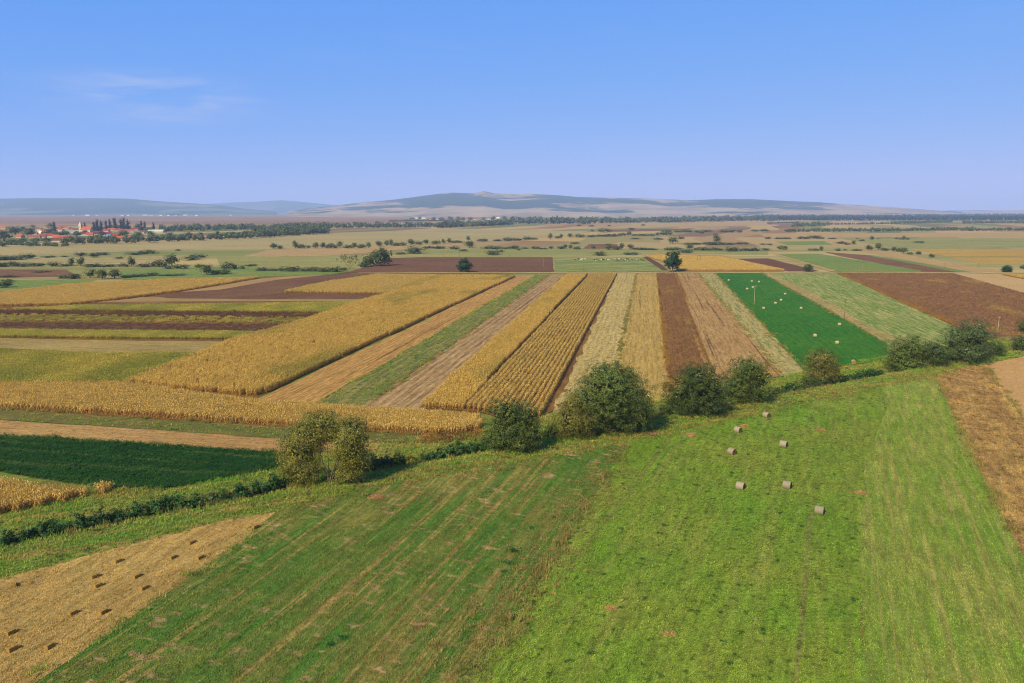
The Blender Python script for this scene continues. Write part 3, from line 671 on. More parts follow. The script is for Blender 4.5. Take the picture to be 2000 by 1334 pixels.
# ---- grass tufts
def grass_patch(seed, size=1.5, n=60, h=(0.10, 0.28), w=(0.03, 0.07), leafy=False):
    r = np.random.default_rng(seed); Q = []
    cl = r.uniform(-size / 2, size / 2, (9, 2))
    for k in range(n):
        c = cl[r.integers(0, 9)] + r.normal(0, 0.14, 2); hh = r.uniform(*h); ww = r.uniform(*w)
        b = np.array([c[0], c[1], 0]); az = r.uniform(0, 6.28); d = np.array([math.cos(az), math.sin(az), 0]); s = np.array([-d[1], d[0], 0]) * ww
        ln = r.uniform(0.2, 1.0) * hh
        if leafy:
            z0 = np.array([0, 0, hh * r.uniform(0.3, 1.0)]); d2 = d * ww * 2.2 + np.array([0, 0, r.normal(0, ww * 0.8)])
            Q.append([b + z0, b + z0 + d2 * 0.5 + s, b + z0 + d2, b + z0 + d2 * 0.5 - s])
        else:
            m = b + d * ln * 0.35 + np.array([0, 0, hh * 0.65]); t = b + d * ln + np.array([0, 0, hh])
            Q.append([b - s, b + s, t + s * 0.25, t - s * 0.25])
    return quads_mesh('grass_patch_%d' % seed, np.array(Q))
def grass_set(name, mat, seed, nv=6, **k):
    ms = [grass_patch(seed + i, **k) for i in range(nv)]
    for q in ms: q.materials.append(mat)
    return scatter_group(name, proto_collection(name.replace(' ', '_'), ms))
def grass(name, px, grp, label, sp=1.2, hs=1.0, lo=0.55, hi=1.5, f=0.5, seed=0.0, cond=None, keep=1.0, ang=0):
    P = np.array([at(*p) for p in px])
    x, y = grid_points(P, ang, sp, sp, 0.45)
    k = in_view(x, y, 0, 30) & (rng.random(x.size) < keep)
    if cond is not None: k &= cond(x, y)
    x, y = x[k], y[k]; n = len(x)
    z = hgt(x, y) + 0.10
    w = 0.5 + 0.5 * wob(x, y, f, seed) * 0.9
    s = hs * (lo + (hi - lo) * np.clip(w * rng.uniform(0.5, 1.5, n), 0, 1))
    print('  grass', name, n)
    return scatter(name, grp, np.column_stack([x, y, z]), rng.uniform(0, 6.28, n), np.column_stack([np.ones(n), np.ones(n), s]), 6, label)
def spec_leaf(spec, nm, gain=1.12, **kw):
    d = dict(spec); d.update(kw); d['leaf'] = 0.35
    for k in 'abc': d[k] = tuple(min(255, v * gain) for v in d[k])
    return field_mat(nm, **d)
GM = grass_set('meadow grass', spec_leaf(SPEC_MEADOW, 'meadow grass blades', 1.30), 500, n=56, h=(0.04, 0.12), w=(0.02, 0.05))
GC = grass_set('clover', spec_leaf(SPEC_CLOVER, 'clover leaves', 1.30), 520, n=90, h=(0.04, 0.16), w=(0.03, 0.065), leafy=True)
GW = grass_set('mown grass', spec_leaf(SPEC_MOWN, 'mown grass blades', 1.30), 540, n=50, h=(0.05, 0.14), w=(0.02, 0.05))
GS = grass_set('straw stems', spec_leaf(SPEC_STRAW, 'straw stems', 1.30), 560, n=50, h=(0.05, 0.16), w=(0.015, 0.035))
GB = grass_set('scorched stems', spec_leaf(SPEC_BURNT, 'scorched stems', 1.30), 580, n=50, h=(0.06, 0.2), w=(0.02, 0.04))
GA = grass_set('alfalfa leaves', spec_leaf(SPEC_ALF, 'alfalfa leaves', 1.15), 600, n=80, h=(0.25, 0.6), w=(0.06, 0.12), leafy=True)
bankg = dict(a=(106, 146, 46), b=(142, 144, 66), c=(186, 150, 90), ang=68, patch=0.09, streak=(0.6, 0.49, 0.63, 0.85), speck=(0.4, 0.55, 0.68, (96, 88, 46)), fine=1.3)
GK = grass_set('bank grass', spec_leaf(bankg, 'bank grass blades', 1.30), 620, n=60, h=(0.10, 0.34), w=(0.02, 0.05))
grass('meadow_grass', MEADOW_PX, GM, 'short streaky grass on the mown meadow', 0.8, f=0.45, ang=AZM)
grass('clover_leaves', CLOVER_PX, GC, 'lush clover leaves on the bale meadow', 0.85, f=0.35, seed=1, lo=0.3, hi=1.4, ang=AZG)
grass('mown_grass', MOWN_PX, GW, 'short grass blades on the striped mown field', 0.85, f=0.45, seed=2, ang=AZG)
grass('straw_stubble', STRAW_PX, GS, 'cut straw stems on the golden stubble wedge', 0.8, f=0.5, seed=3, ang=AZS)
grass('scorched_stubble', BURNT_PX, GB, 'dry stems on the scorched field', 0.85, f=0.5, seed=4, ang=AZG)
grass('alfalfa_leaves', ALF_PX, GA, 'dense alfalfa leaves on the dark green plot', 0.85, f=0.3, seed=5, lo=0.6, hi=1.2, ang=AZL)
grass('weedy_tufts', [(628, 784), (1048, 538), (1073, 538), (715, 788)], GK, 'coarse weeds on the green weedy strip', 2.0, f=0.2, seed=7, lo=0.5, hi=2.0, keep=0.5, ang=AZ)
grass('fallow_tufts', [(0, 802), (500, 834), (850, 855), (745, 867), (555, 857), (0, 820)], GK, 'sparse weeds on the olive brown fallow strip', 1.6, f=0.2, seed=8, lo=0.3, hi=1.4, keep=0.5, ang=AZL)
def verge(p0, p1, label, w=1.0, keep=0.6, hs=1.2, grp=None):
    a, b = np.array(at(*p0)), np.array(at(*p1)); L = np.linalg.norm(b - a); n = int(L / 0.9 * w)
    nr = np.array([-(b - a)[1], (b - a)[0]]) / L
    f = rng.random(n); f = f[rng.random(n) < keep * (0.5 + 0.5 * np.sin(f * L * 0.07 + L) ** 2)]; n = len(f)
    P = a + (b - a) * f[:, None] + nr * rng.normal(0, 0.55 * w, n)[:, None]
    scatter('verge_grass', grp or GK, np.column_stack([P, hgt(P[:, 0], P[:, 1]) + 0.15]), rng.uniform(0, 6.28, n), np.column_stack([np.ones(n), np.ones(n), hs * rng.uniform(0.5, 1.8, n)]), 6, label)
GV = grass_set('dry verge', spec_leaf(dict(a=(186, 158, 96), b=(150, 140, 76), c=(120, 128, 60), ang=0, patch=0.1, streak=(0.5, 0.45, 0.6, 0.7)), 'verge blades', 1.1), 640, n=60, h=(0.15, 0.45), w=(0.02, 0.05))
for p0, p1, tx, g in [((600, 801), (1048, 537), 'tufts between the orange stubble and the weedy strip', GK), ((702, 803), (1074, 537), 'tufts between the weedy and the furrowed strip', GV), ((818, 812), (1108, 536), 'dry tufts left of the double maize strip', GV), ((1190, 795), (1243, 534), 'tufts between the pale and the golden stubble', GV),
                      ((1534, 739), (1363, 534), 'tufts right of the tractor marked field', GV), ((1572, 726), (1396, 534), 'tufts along the left edge of the emerald field', GV), ((1732, 672), (1486, 533), 'tufts along the right edge of the emerald field', GV), ((548, 886), (0, 851), 'tufts along the upper edge of the alfalfa plot', GV), ((850, 853), (0, 799), 'tufts at the foot of the orange maize strip', GV),
                      ((925, 1334), (1222, 872), 'dry tufts between the mown meadow and the bale meadow', GV), ((2000, 1088), (1828, 738), 'tufts between the striped meadow and the scorched field', GV), ((70, 1334), (540, 1008), 'tufts between the straw wedge and the mown meadow', GK), ((2000, 815), (1925, 716), 'tufts at the bare earth corner', GV)]:
    verge(p0, p1, tx, grp=g)
verge((900, 1334), (1212, 880), 'brownish dry band along the meadow border', w=5, keep=0.95, hs=0.35, grp=GV)
for i, (p0, p1) in enumerate([((535, 1004), (700, 956)), ((700, 956), (860, 931)), ((860, 931), (1000, 904)), ((1000, 904), (1130, 880)), ((1130, 880), (1300, 848)), ((1300, 848), (1500, 802)), ((1500, 802), (1720, 757)), ((1720, 757), (1900, 718))]):
    verge(p0, p1, 'dry grass band on the bank above the meadows, %s stretch from the left' % nth(i), w=4, keep=0.8, hs=0.5, grp=GV)
for i in range(3, 20):
    if i % 4 != 2:
        x0_, y0_ = DITCH_PX[i]; x1_, y1_ = DITCH_PX[i + 1]
        verge((x0_, y0_ + 13), (x1_, y1_ + 13), 'pale dry reed fringe in front of the ditch, %s stretch' % nth(i - 3), w=1.3, keep=0.9, hs=1.5, grp=GV)
NEAR_POLYS = [np.array([at(*p) for p in q]) for q in (MEADOW_PX, CLOVER_PX, MOWN_PX, STRAW_PX, BURNT_PX, BARE_PX, ALF_PX)]
def on_bank(x, y):
    s = ditch_s(x, y); k = (s > -34) & (s < 13) & (np.abs(s) > 1.0)
    for P in NEAR_POLYS: k &= ~inside(P, x, y)
    return k
grass('bank_grass', [(-100, 1180), (1000, 960), (2100, 760), (2200, 620), (1300, 735), (940, 815), (500, 890), (-100, 980)], GK, 'uneven grass on both banks of the ditch', 1.15, f=0.25, seed=6, lo=0.4, hi=1.6, cond=on_bank)

# ------------------------------------------------------------------ trees and bushes
def leaf_mat(name, a, b, c=None, leaf=0.18, var=(0.55, 1.45), sc_=0.5):
    t = NT(name); p = t.pos(0)
    col = t.mix(t.rng(t.noise(p, sc_, 3, 0.6), 0.35, 0.65), lin(a), lin(b))
    if c is not None: col = t.mix(t.rng(t.island(), 0.72, 1.0, 0, 0.9), col, lin(c))
    i2 = t.math('FRACT', t.math('MULTIPLY', t.island(), 37.3), 0)
    col = t.mul(col, t.rng(i2, 0, 1, *var))
    col = t.mul(col, t.rng(t.orand(), 0, 1, 0.85, 1.15))
    return t.finish(col, 0.6, leaf=leaf, spec=0.25)
def bark_mat():
    t = NT('bark'); p = t.pos(0)
    n = t.noise(t.scale(p, (4, 4, 0.8)), 2.0, 5, 0.7)
    return t.finish(t.mix(t.rng(n, 0.3, 0.7), lin((74, 62, 46)), lin((150, 134, 104))), 0.9, n, 0.6, 0.05)
BARK = bark_mat()
LEAF = {'willow': leaf_mat('willow leaves', (92, 112, 46), (110, 122, 50), (150, 152, 78)),
        'olive': leaf_mat('olive willow leaves', (146, 138, 52), (112, 116, 44), (180, 166, 78)),
        'dark': leaf_mat('dark leaves', (72, 92, 36), (90, 106, 40), (126, 134, 60)),
        'alder': leaf_mat('alder leaves', (84, 106, 38), (104, 118, 42), (142, 142, 58)),
        'walnut': leaf_mat('walnut leaves', (36, 72, 24), (48, 84, 28), (66, 100, 36)),
        'silver': leaf_mat('silver willow leaves', (100, 118, 64), (84, 104, 48), (144, 152, 96)),
        'shrub': leaf_mat('ditch shrub leaves', (56, 92, 36), (70, 108, 42), (96, 130, 54)),
        'far': leaf_mat('hedge leaves', (92, 108, 58), (112, 124, 66), (138, 140, 80), sc_=0.12),
        'fary': leaf_mat('yellowing hedge leaves', (108, 110, 50), (92, 102, 46), (140, 130, 64), sc_=0.12),
        'forest': leaf_mat('forest leaves', (44, 66, 36), (56, 78, 40), None, 0.1, (0.7, 1.3), 0.02),
        'spruce': leaf_mat('spruce needles', (30, 50, 32), (38, 58, 36), None, 0.1, (0.7, 1.3))}
def tube(pts, rad, sides=6):
    V, Fs = [], []
    pts = [np.array(p, float) for p in pts]
    for i, (p, r) in enumerate(zip(pts, rad)):
        d = pts[min(i + 1, len(pts) - 1)] - pts[max(i - 1, 0)]; d /= np.linalg.norm(d) + 1e-9
        a = np.cross(d, [0.31, 0.95, 0.1]); a /= np.linalg.norm(a); b = np.cross(d, a)
        for k in range(sides):
            t = 2 * math.pi * k / sides
            V.append(p + r * (math.cos(t) * a + math.sin(t) * b))
    for i in range(len(pts) - 1):
        for k in range(sides):
            k2 = (k + 1) % sides
            Fs.append([i * sides + k, i * sides + k2, (i + 1) * sides + k2, (i + 1) * sides + k])
    Fs.append(list(range((len(pts) - 1) * sides, len(pts) * sides)))
    return V, Fs
def join(parts):
    V, Fs = [], []
    for v, f in parts:
        k = len(V); V += [tuple(p) for p in v]; Fs += [[i + k for i in q] for q in f]
    return V, Fs
def crown_quads(lobes, n, leaf, r, clump=0.5, core=True, droop=0.25, per=42):
    """n leaf quads spread as clumps through the shell of several ellipsoid lobes (cx,cy,cz,rx,ry,rz)"""
    lobes = np.array(lobes, float)
    area = (lobes[:, 3] * lobes[:, 4] + lobes[:, 4] * lobes[:, 5] + lobes[:, 3] * lobes[:, 5])
    C, O = [], []
    ncl = max(8, n // per)
    which = r.choice(len(lobes), ncl, p=area / area.sum())
    d = r.normal(size=(ncl, 3)); d /= np.linalg.norm(d, axis=1)[:, None]
    rad = 1.04 - 0.38 * r.random(ncl) ** 2.0 + (0.20 if clump > 0.3 else 0.0) * (r.random(ncl) < 0.10) * r.random(ncl)
    bump = 1 + 0.06 * np.sin(d[:, 0] * 5 + which) * np.cos(d[:, 2] * 6 + which * 2) + r.normal(0, 0.025, ncl)
    cc = lobes[which, :3] + d * lobes[which, 3:] * (rad * bump)[:, None]
    keep = cc[:, 2] > 0.15
    cc, d = cc[keep], d[keep]
    k = r.integers(0, len(cc), n)
    sz = clump * r.uniform(0.6, 1.45, len(cc))
    P = cc[k] + r.normal(size=(n, 3)) * (sz[k] * np.array([[1], [1], [0.75]])).T * 0.55
    P[:, 2] = np.maximum(P[:, 2], 0.05)
    out = d[k]
    nr = out * 1.25 + r.normal(size=(n, 3)) * 0.55 + np.array([0, 0, 0.2])
    nr /= np.linalg.norm(nr, axis=1)[:, None]
    tg = r.normal(size=(n, 3)) + np.array([0, 0, -droop * 3])
    tg -= (tg * nr).sum(1)[:, None] * nr; tg /= np.linalg.norm(tg, axis=1)[:, None]
    bt = np.cross(nr, tg)
    L = leaf * r.uniform(0.6, 1.35, n)[:, None]; W = L * r.uniform(0.32, 0.6, n)[:, None]
    Q = np.stack([P - tg * L, P + bt * W, P + tg * L, P - bt * W], 1)
    if core:
        m = max(6, n // 8)
        w = r.choice(len(lobes), m, p=area / area.sum())
        dd = r.normal(size=(m, 3)); dd /= np.linalg.norm(dd, axis=1)[:, None]
        p = lobes[w, :3] + dd * lobes[w, 3:] * r.uniform(0.3, 0.72, m)[:, None]
        p[:, 2] = np.maximum(p[:, 2], 0.1)
        a = r.normal(size=(m, 3)); a /= np.linalg.norm(a, axis=1)[:, None]
        b = np.cross(a, dd); b /= np.linalg.norm(b, axis=1)[:, None] + 1e-6
        s = leaf * 2.0
        Q = np.concatenate([Q, np.stack([p - a * s, p + b * s, p + a * s, p - b * s], 1)])
    return Q
def limbs(lobes, r, stems, base_r, height):
    parts = []
    for k in range(stems):
        a = 2 * math.pi * k / max(stems, 1) + r.uniform(0, 1)
        b = np.array([math.cos(a), math.sin(a), 0]) * (0.35 if stems > 1 else 0.0)
        L = lobes[k % len(lobes)]
        tip = np.array([L[0], L[1], L[2] + L[5] * 0.45])
        mid = b + (tip - b) * 0.45 + np.array([r.normal(0, 0.25), r.normal(0, 0.25), 0.3])
        parts.append(tube([b - np.array([0, 0, 0.5]), b + (mid - b) * 0.3 + np.array([0, 0, 0.25]), mid, tip], [base_r * 1.25, base_r, base_r * 0.6, base_r * 0.15]))
        for j in range(4):
            d = r.normal(size=3); d[2] = abs(d[2]) * 0.6 + 0.3; d /= np.linalg.norm(d)
            p0 = mid + (tip - mid) * r.uniform(0, 0.6)
            ln = 0.55 * min(L[3], L[5]) * r.uniform(0.7, 1.2)
            parts.append(tube([p0, p0 + d * ln * 0.5, p0 + d * ln + np.array([0, 0, 0.1])], [base_r * 0.4, base_r * 0.26, base_r * 0.08], 5))
    return join(parts)
def near_tree(name, base, lobes_px, mat, label, cat, n=9000, leaf=0.20, stems=3, group='trees along the ditch', br=0.16, clump=0.55, part='crown', dep=0.85, grow=1.10):
    """lobes_px: (dx, up, rx, rz) in photo pixels from the base point"""
    x, y, z = att(*base)
    k = mpp(x, y, 2)
    if leaf < 0.25: n, leaf = int(n * 3.4), leaf * 0.62
    r = np.random.default_rng(int(base[0] * 13 + base[1]))
    lobes = []
    for i, L in enumerate(lobes_px):
        dx, up, rx, rz = L[:4]; dy = L[4] if len(L) > 4 else r.uniform(-0.35, 0.35) * rx
        lobes.append((dx * k, dy * k, up * k / math.cos(R(15)), rx * k * grow, rx * k * dep * grow, rz * k / math.cos(R(15)) * grow))
    root = obj(name, None, loc=(x, y, z))
    root.empty_display_size = 1
    tag(root, label, cat, group)
    v, f = limbs(lobes, r, stems, br, 0)
    obj('trunk' if cat == 'tree' else 'stem', mesh('trunk', v, f, True), BARK, root)
    obj(part, quads_mesh('crown', crown_quads(lobes, n, leaf, r, clump)), LEAF[mat], root)
    return root
near_tree('willow_tree', (645, 944), [(-58, 62, 36, 46, 4), (-36, 92, 32, 34, 10), (-12, 108, 34, 26, 14), (36, 78, 32, 46, -6), (46, 100, 28, 26, 0), (-66, 36, 26, 30, -4), (50, 42, 26, 26, 0), (-44, 20, 30, 24, -4), (34, 16, 24, 18, 2)], 'olive', 'olive multi stemmed willow with a gap in its crown beside the tan stubble strip', 'tree', 16000, 0.19, 5, br=0.12, clump=0.8)
near_tree('willow_tree', (1000, 880), [(-12, 68, 36, 32), (22, 62, 32, 34), (-2, 34, 46, 32), (34, 30, 26, 28), (-22, 18, 28, 22), (18, 16, 28, 20)], 'alder', 'dark green willow in front of the right end of the orange maize strip', 'tree', 9000, 0.18, 4)
near_tree('willow_tree', (1190, 844), [(0, 84, 56, 46), (-36, 66, 42, 42), (40, 62, 46, 46), (0, 44, 66, 40), (-10, 108, 38, 24), (60, 36, 30, 34), (22, 104, 34, 26), (-40, 22, 40, 26), (38, 20, 42, 24)], 'willow', 'largest rounded grey green willow on the ditch', 'tree', 19000, 0.19, 6, br=0.22)
near_tree('willow_bush', (1118, 854), [(-6, 32, 30, 32), (16, 28, 30, 30), (-4, 56, 20, 24)], 'olive', 'yellowish willow bush leaning against the largest willow', 'bush', 5000, 0.17, 4, br=0.08, part='foliage')
near_tree('alder_tree', (1356, 809), [(-18, 46, 40, 42), (22, 54, 36, 42), (0, 28, 52, 28), (-2, 76, 34, 24), (40, 34, 26, 30), (-30, 22, 30, 24), (30, 16, 30, 20)], 'dark', 'broad dark alder right of the largest willow', 'tree', 11000, 0.18, 4)
near_tree('alder_tree', (1458, 788), [(0, 66, 34, 26), (-14, 44, 26, 34), (22, 46, 24, 32), (-6, 20, 32, 20), (26, 22, 20, 18), (-30, 30, 22, 26)], 'alder', 'upright leafy alder with a bare side stem at the end of the tractor marked field', 'tree', 7500, 0.18, 3)
near_tree('willow_tree', (1602, 754), [(-6, 46, 30, 24), (10, 40, 24, 26), (-2, 20, 30, 18), (26, 24, 14, 16)], 'olive', 'small olive willow below the emerald field', 'tree', 6000, 0.17, 3)
near_tree('willow_tree', (1766, 726), [(0, 36, 38, 32), (-14, 30, 26, 30), (14, 44, 26, 26), (4, 16, 38, 18)], 'alder', 'dense rounded willow at the lower corner of the emerald field', 'tree', 8000, 0.18, 3)
near_tree('willow_tree', (1822, 716), [(0, 28, 26, 24), (-8, 20, 22, 22), (12, 18, 20, 20)], 'dark', 'small dark willow squeezed between two larger ones', 'tree', 4500, 0.17, 3)
near_tree('willow_tree', (1884, 706), [(6, 52, 38, 28), (-24, 40, 28, 30), (24, 40, 28, 32), (0, 20, 42, 20)], 'silver', 'tall silvery willow left of the bare branched shrub', 'tree', 9500, 0.18, 4)
near_tree('willow_bush', (1940, 696), [(0, 14, 20, 14), (-10, 10, 14, 11), (12, 10, 12, 10)], 'dark', 'low dark bush at the foot of the silvery willow', 'bush', 2500, 0.16, 3, br=0.06, part='foliage')
near_tree('willow_bush', (1996, 686), [(0, 16, 18, 16), (-8, 10, 12, 10)], 'dark', 'dark bush at the right end of the ditch', 'bush', 2000, 0.16, 3, br=0.06, part='foliage')
near_tree('hazel_tree', (2000, 650), [(0, 12, 15, 13), (6, 8, 12, 9)], 'alder', 'small round tree cut by the right edge above the ditch bush', 'tree', 2000, 0.17, 2, br=0.08)
# low shrubs that fill the ditch
def ditch_point(px):
    i = max(0, min(len(DITCH_PX) - 2, next((j for j in range(len(DITCH_PX) - 1) if DITCH_PX[j + 1][0] >= px), len(DITCH_PX) - 2)))
    (x0, y0), (x1, y1) = DITCH_PX[i], DITCH_PX[i + 1]
    f = (px - x0) / (x1 - x0)
    return DITCH[i] + (DITCH[i + 1] - DITCH[i]) * f
def thicket(x0, x1, h, w, mat, label, dens=1.0, off=0.6):
    """a continuous low thicket along the ditch between two photo columns; h, w in metres"""
    r = np.random.default_rng(int(abs(x0) * 3 + x1))
    c = ditch_point((x0 + x1) / 2)
    L = np.linalg.norm(ditch_point(x1) - ditch_point(x0))
    n = max(3, int(L / 0.75)); lobes = []
    z0 = -1.0
    for i in range(n):
        p = ditch_point(x0 + (x1 - x0) * (i + r.uniform(0.2, 0.8)) / n) - c
        e = min(1.0, 0.7 + 1.6 * min(i + 0.5, n - i - 0.5) / n)
        hh = h * 0.86 * e * r.uniform(0.62, 1.16); ww = w * r.uniform(0.6, 0.8)
        lobes.append((p[0] + r.normal(0, 0.3), p[1] + off + r.normal(0, 0.4), hh * 0.52, ww, ww, hh * 0.62))
    root = obj('ditch_shrub', None, loc=(c[0], c[1], z0)); tag(root, label, 'shrub', 'shrubs filling the ditch')
    v, f = limbs(lobes, r, min(n, 8), 0.04, 0); obj('stem', mesh('stem', v, f, True), BARK, root)
    obj('foliage', quads_mesh('foliage', crown_quads(lobes, int(L * 620 * dens), 0.11, r, 0.32, droop=-0.3)), LEAF[mat], root)
for x0, x1, h, w, mt, tx in [(-80, 132, 2.5, 1.5, 'shrub', 'long dark green thicket in the ditch at the left edge'), (128, 244, 2.9, 1.6, 'shrub', 'rounded dark thicket left of the longest reed thicket'),
        (238, 396, 3.1, 1.6, 'shrub', 'longest dark reed thicket below the alfalfa plot'), (418, 580, 3.0, 1.5, 'shrub', 'dark reed thicket just left of the olive willow'), (388, 424, 2.0, 0.9, 'silver', 'small pale tuft between the two dark reed thickets'),
        (690, 792, 3.2, 1.6, 'dark', 'shaded thicket just right of the olive willow'), (796, 816, 1.8, 1.0, 'olive', 'small rusty tuft right of the shaded thicket'), (818, 846, 2.4, 1.2, 'shrub', 'small round green shrub beside the feathery thicket'),
        (848, 966, 3.3, 1.6, 'shrub', 'feathery green thicket left of the dark green willow'), (1052, 1092, 3.0, 1.6, 'dark', 'dark shrub in the gap left of the yellowish willow bush'), (1276, 1312, 2.6, 1.5, 'dark', 'dark low shrub in the shade right of the largest willow'),
        (1496, 1524, 2.4, 1.4, 'dark', 'low dark shrub right of the upright alder'), (1530, 1566, 2.6, 1.3, 'shrub', 'low green shrub left of the dark bush under the small olive willow'), (1570, 1640, 3.6, 2.0, 'dark', 'dark bush under the small olive willow'),
        (1644, 1672, 2.5, 1.4, 'shrub', 'low shrub right of the small olive willow'), (1676, 1722, 2.8, 1.5, 'shrub', 'flat green shrub left of the dense rounded willow'), (1850, 1880, 3.0, 1.8, 'dark', 'low shrub under the tall silvery willow')]:
    thicket(x0, x1, h, w, mt, tx)
# bare branched shrub
def bare_shrub(base, hpx, label, name='bare_shrub', n=16, spread=0.8, leafq=0, mat='fary'):
    x, y, z = att(*base); k = mpp(x, y, 2); Hm = hpx * k; r = np.random.default_rng(int(base[0]))
    parts = []
    tips = []
    for i in range(n):
        az = r.uniform(0, 6.28); d = np.array([math.cos(az) * spread, math.sin(az) * spread, r.uniform(0.7, 1.2)]); d /= np.linalg.norm(d)
        L = Hm * r.uniform(0.7, 1.1)
        m = d * L * 0.5 + r.normal(0, 0.1, 3)
        e = d * L + np.array([0, 0, 0.1 * L])
        parts.append(tube([np.array([0, 0, -0.3]), m, e], [0.07, 0.045, 0.015], 5)); tips.append(e)
        for j in range(3):
            q = m + (e - m) * r.uniform(0, 0.8); dd = d + r.normal(0, 0.5, 3); parts.append(tube([q, q + dd * L * 0.3], [0.03, 0.01], 4)); tips.append(q + dd * L * 0.3)
    v, f = join(parts)
    t = NT('dry twigs'); t.finish(t.mix(t.noise(t.pos(0), 3.0), lin((150, 122, 74)), lin((176, 150, 98))), 0.9)
    root = obj(name, None, loc=(x, y, z)); tag(root, label, 'shrub' if name == 'bare_shrub' else 'tree')
    obj('branches', mesh('branches', v, f), t.m, root)
    if leafq:
        T = np.array(tips); P = T[r.integers(0, len(T), leafq)] + r.normal(0, 0.45, (leafq, 3))
        a = r.normal(size=(leafq, 3)) * 0.22; b = r.normal(size=(leafq, 3)) * 0.12
        obj('crown', quads_mesh('crown', np.stack([P - a, P + b, P + a, P - b], 1)), LEAF[mat], root)
bare_shrub((1970, 688), 36, 'bare fan of dry branches at the right end of the ditch')
bare_shrub((684, 526), 30, 'pale half bare tree left of the big thicket by the ploughed field', 'sparse_tree', 14, 0.7, 900)

# ---- mid-distance trees: shared crowns, one object each
def far_crown(seed, lobes, n, leaf, trunk=0.12, mat='far', trunk_h=0.3):
    r = np.random.default_rng(seed)
    q = crown_quads(lobes, n, leaf, r, clump=leaf * 3.4, droop=0.1, per=14)
    m = quads_mesh('tree_shape_%d' % seed, q)
    m.materials.append(LEAF[mat])
    tv, tf = tube([(0, 0, -0.1), (0, 0, trunk_h), (0.02, 0.01, trunk_h * 2)], [trunk, trunk * 0.7, trunk * 0.3], 6)
    TRUNKS[m.name] = mesh('far_trunk', tv, tf); TRUNKS[m.name].materials.append(BARK)
    return m
TRUNKS = {}
# unit shapes: one metre high, about one metre wide
SHAPES = {'round': [far_crown(900 + i, [(0, 0, 0.58, 0.44, 0.44, 0.40), (r_.uniform(-.2, .2), 0.1, 0.7, 0.30, 0.3, 0.28), (-0.2, -0.1, 0.4, 0.30, 0.3, 0.28), (0.2, 0, 0.42, 0.28, 0.28, 0.28)], 700, 0.050, 0.05, mt) for i, (r_, mt) in enumerate([(random, 'far'), (random, 'far'), (random, 'fary'), (random, 'alder')])],
          'bush': [far_crown(920 + i, [(0, 0, 0.42, 0.46, 0.46, 0.5), (-0.28, 0, 0.34, 0.28, 0.28, 0.36), (0.28, 0.1, 0.36, 0.28, 0.28, 0.36)], 600, 0.050, 0.03, mt, 0.1) for i, mt in enumerate(['far', 'far', 'dark', 'fary'])],
          'spruce': [far_crown(940 + i, [(0, 0, 0.12 + 0.16 * j, 0.36 - 0.058 * j, 0.36 - 0.058 * j, 0.13) for j in range(6)], 600, 0.045, 0.03, 'spruce', 0.3) for i in range(2)]}
COUNT = {}
def far_tree(px, py, wpx, hpx, kind, label, cat=None, group=None, name=None, var=None):
    x, y = at(px, py); k = mpp(x, y, 2)
    L = SHAPES[kind]
    m = L[var if var is not None else int((px * 7 + py * 3)) % len(L)]
    nm = name or {'round': 'broadleaf_tree', 'bush': 'bush', 'spruce': 'spruce_tree'}[kind]
    o = obj(nm, None, None, loc=(x, y, 0), rot=(px * 1.7) % 6.28, scale=(wpx * k, wpx * k * 0.95, hpx * k))
    obj('foliage' if kind == 'bush' else 'crown', m, None, o)
    obj('stem' if kind == 'bush' else 'trunk', TRUNKS[m.name], None, o)
    tag(o, label, cat or {'round': 'tree', 'bush': 'bush', 'spruce': 'tree'}[kind], group)
    return o
def row(items, where, group):
    """items: (x, y, w, h, kind); labelled by their order from the left"""
    items = sorted(items, key=lambda t: t[0])
    for i, (x, y, w, h, kind) in enumerate(items):
        noun = {'round': 'tree', 'bush': 'bush', 'spruce': 'spruce'}[kind]
        same = [j for j, t in enumerate(items) if t[4] == kind]
        size = 'wide' if w > 2.2 * h else ('tall' if h > 1.1 * w else 'rounded')
        far_tree(x, y, w * (1.0 if kind == 'round' else 1.35), h * 1.06, kind, '%s %s, %s %s from the left %s' % (size, noun, nth(same.index(i)), noun, where), group=group)
# individual landmarks
def landmark(name, px, py, w, h, lobes, mat, label, n=5000, leaf=0.3, br=0.3):
    return near_tree(name, (px, py), lobes, mat, label, 'tree', n, leaf, 1, 'lone trees by the dirt road', br, 0.9)
landmark('walnut_tree', 1314, 531, 32, 39, [(0, 23, 15, 14, 0), (-5, 17, 11, 10, 0), (6, 18, 10, 11, 0), (2, 30, 11, 9, 0)], 'walnut', 'big round walnut tree standing on the dirt road', 6000, 0.34, 0.4)
landmark('walnut_tree', 908, 532, 30, 27, [(0, 13, 13, 10, 0), (-5, 10, 9, 8, 0), (5, 10, 9, 8, 0), (0, 20, 8, 7, 0)], 'walnut', 'lone round dark tree at the edge of the purple ploughed field', 4500, 0.32, 0.3)
landmark('walnut_tree', 1578, 531, 18, 14, [(0, 7, 6, 6, 0), (4, 8, 5, 4, 0), (-4, 8, 4, 4, 0)], 'dark', 'small dark ragged tree on the dirt road beside the pale track', 2200, 0.3, 0.2)
landmark('round_tree', 1966, 532, 17, 12, [(0, 6, 8, 6, 0), (4, 5, 5, 5, 0)], 'walnut', 'dark round tree by the tan plot near the right edge', 2500, 0.3, 0.2)
landmark('thicket_tree', 736, 520, 60, 34, [(-14, 12, 14, 13, -10), (4, 16, 16, 15, 0), (18, 16, 12, 14, 10), (-20, 6, 12, 9, -14), (8, 26, 12, 8, 4)], 'dark', 'big bushy thicket at the left corner of the purple ploughed field', 7000, 0.36, 0.2)

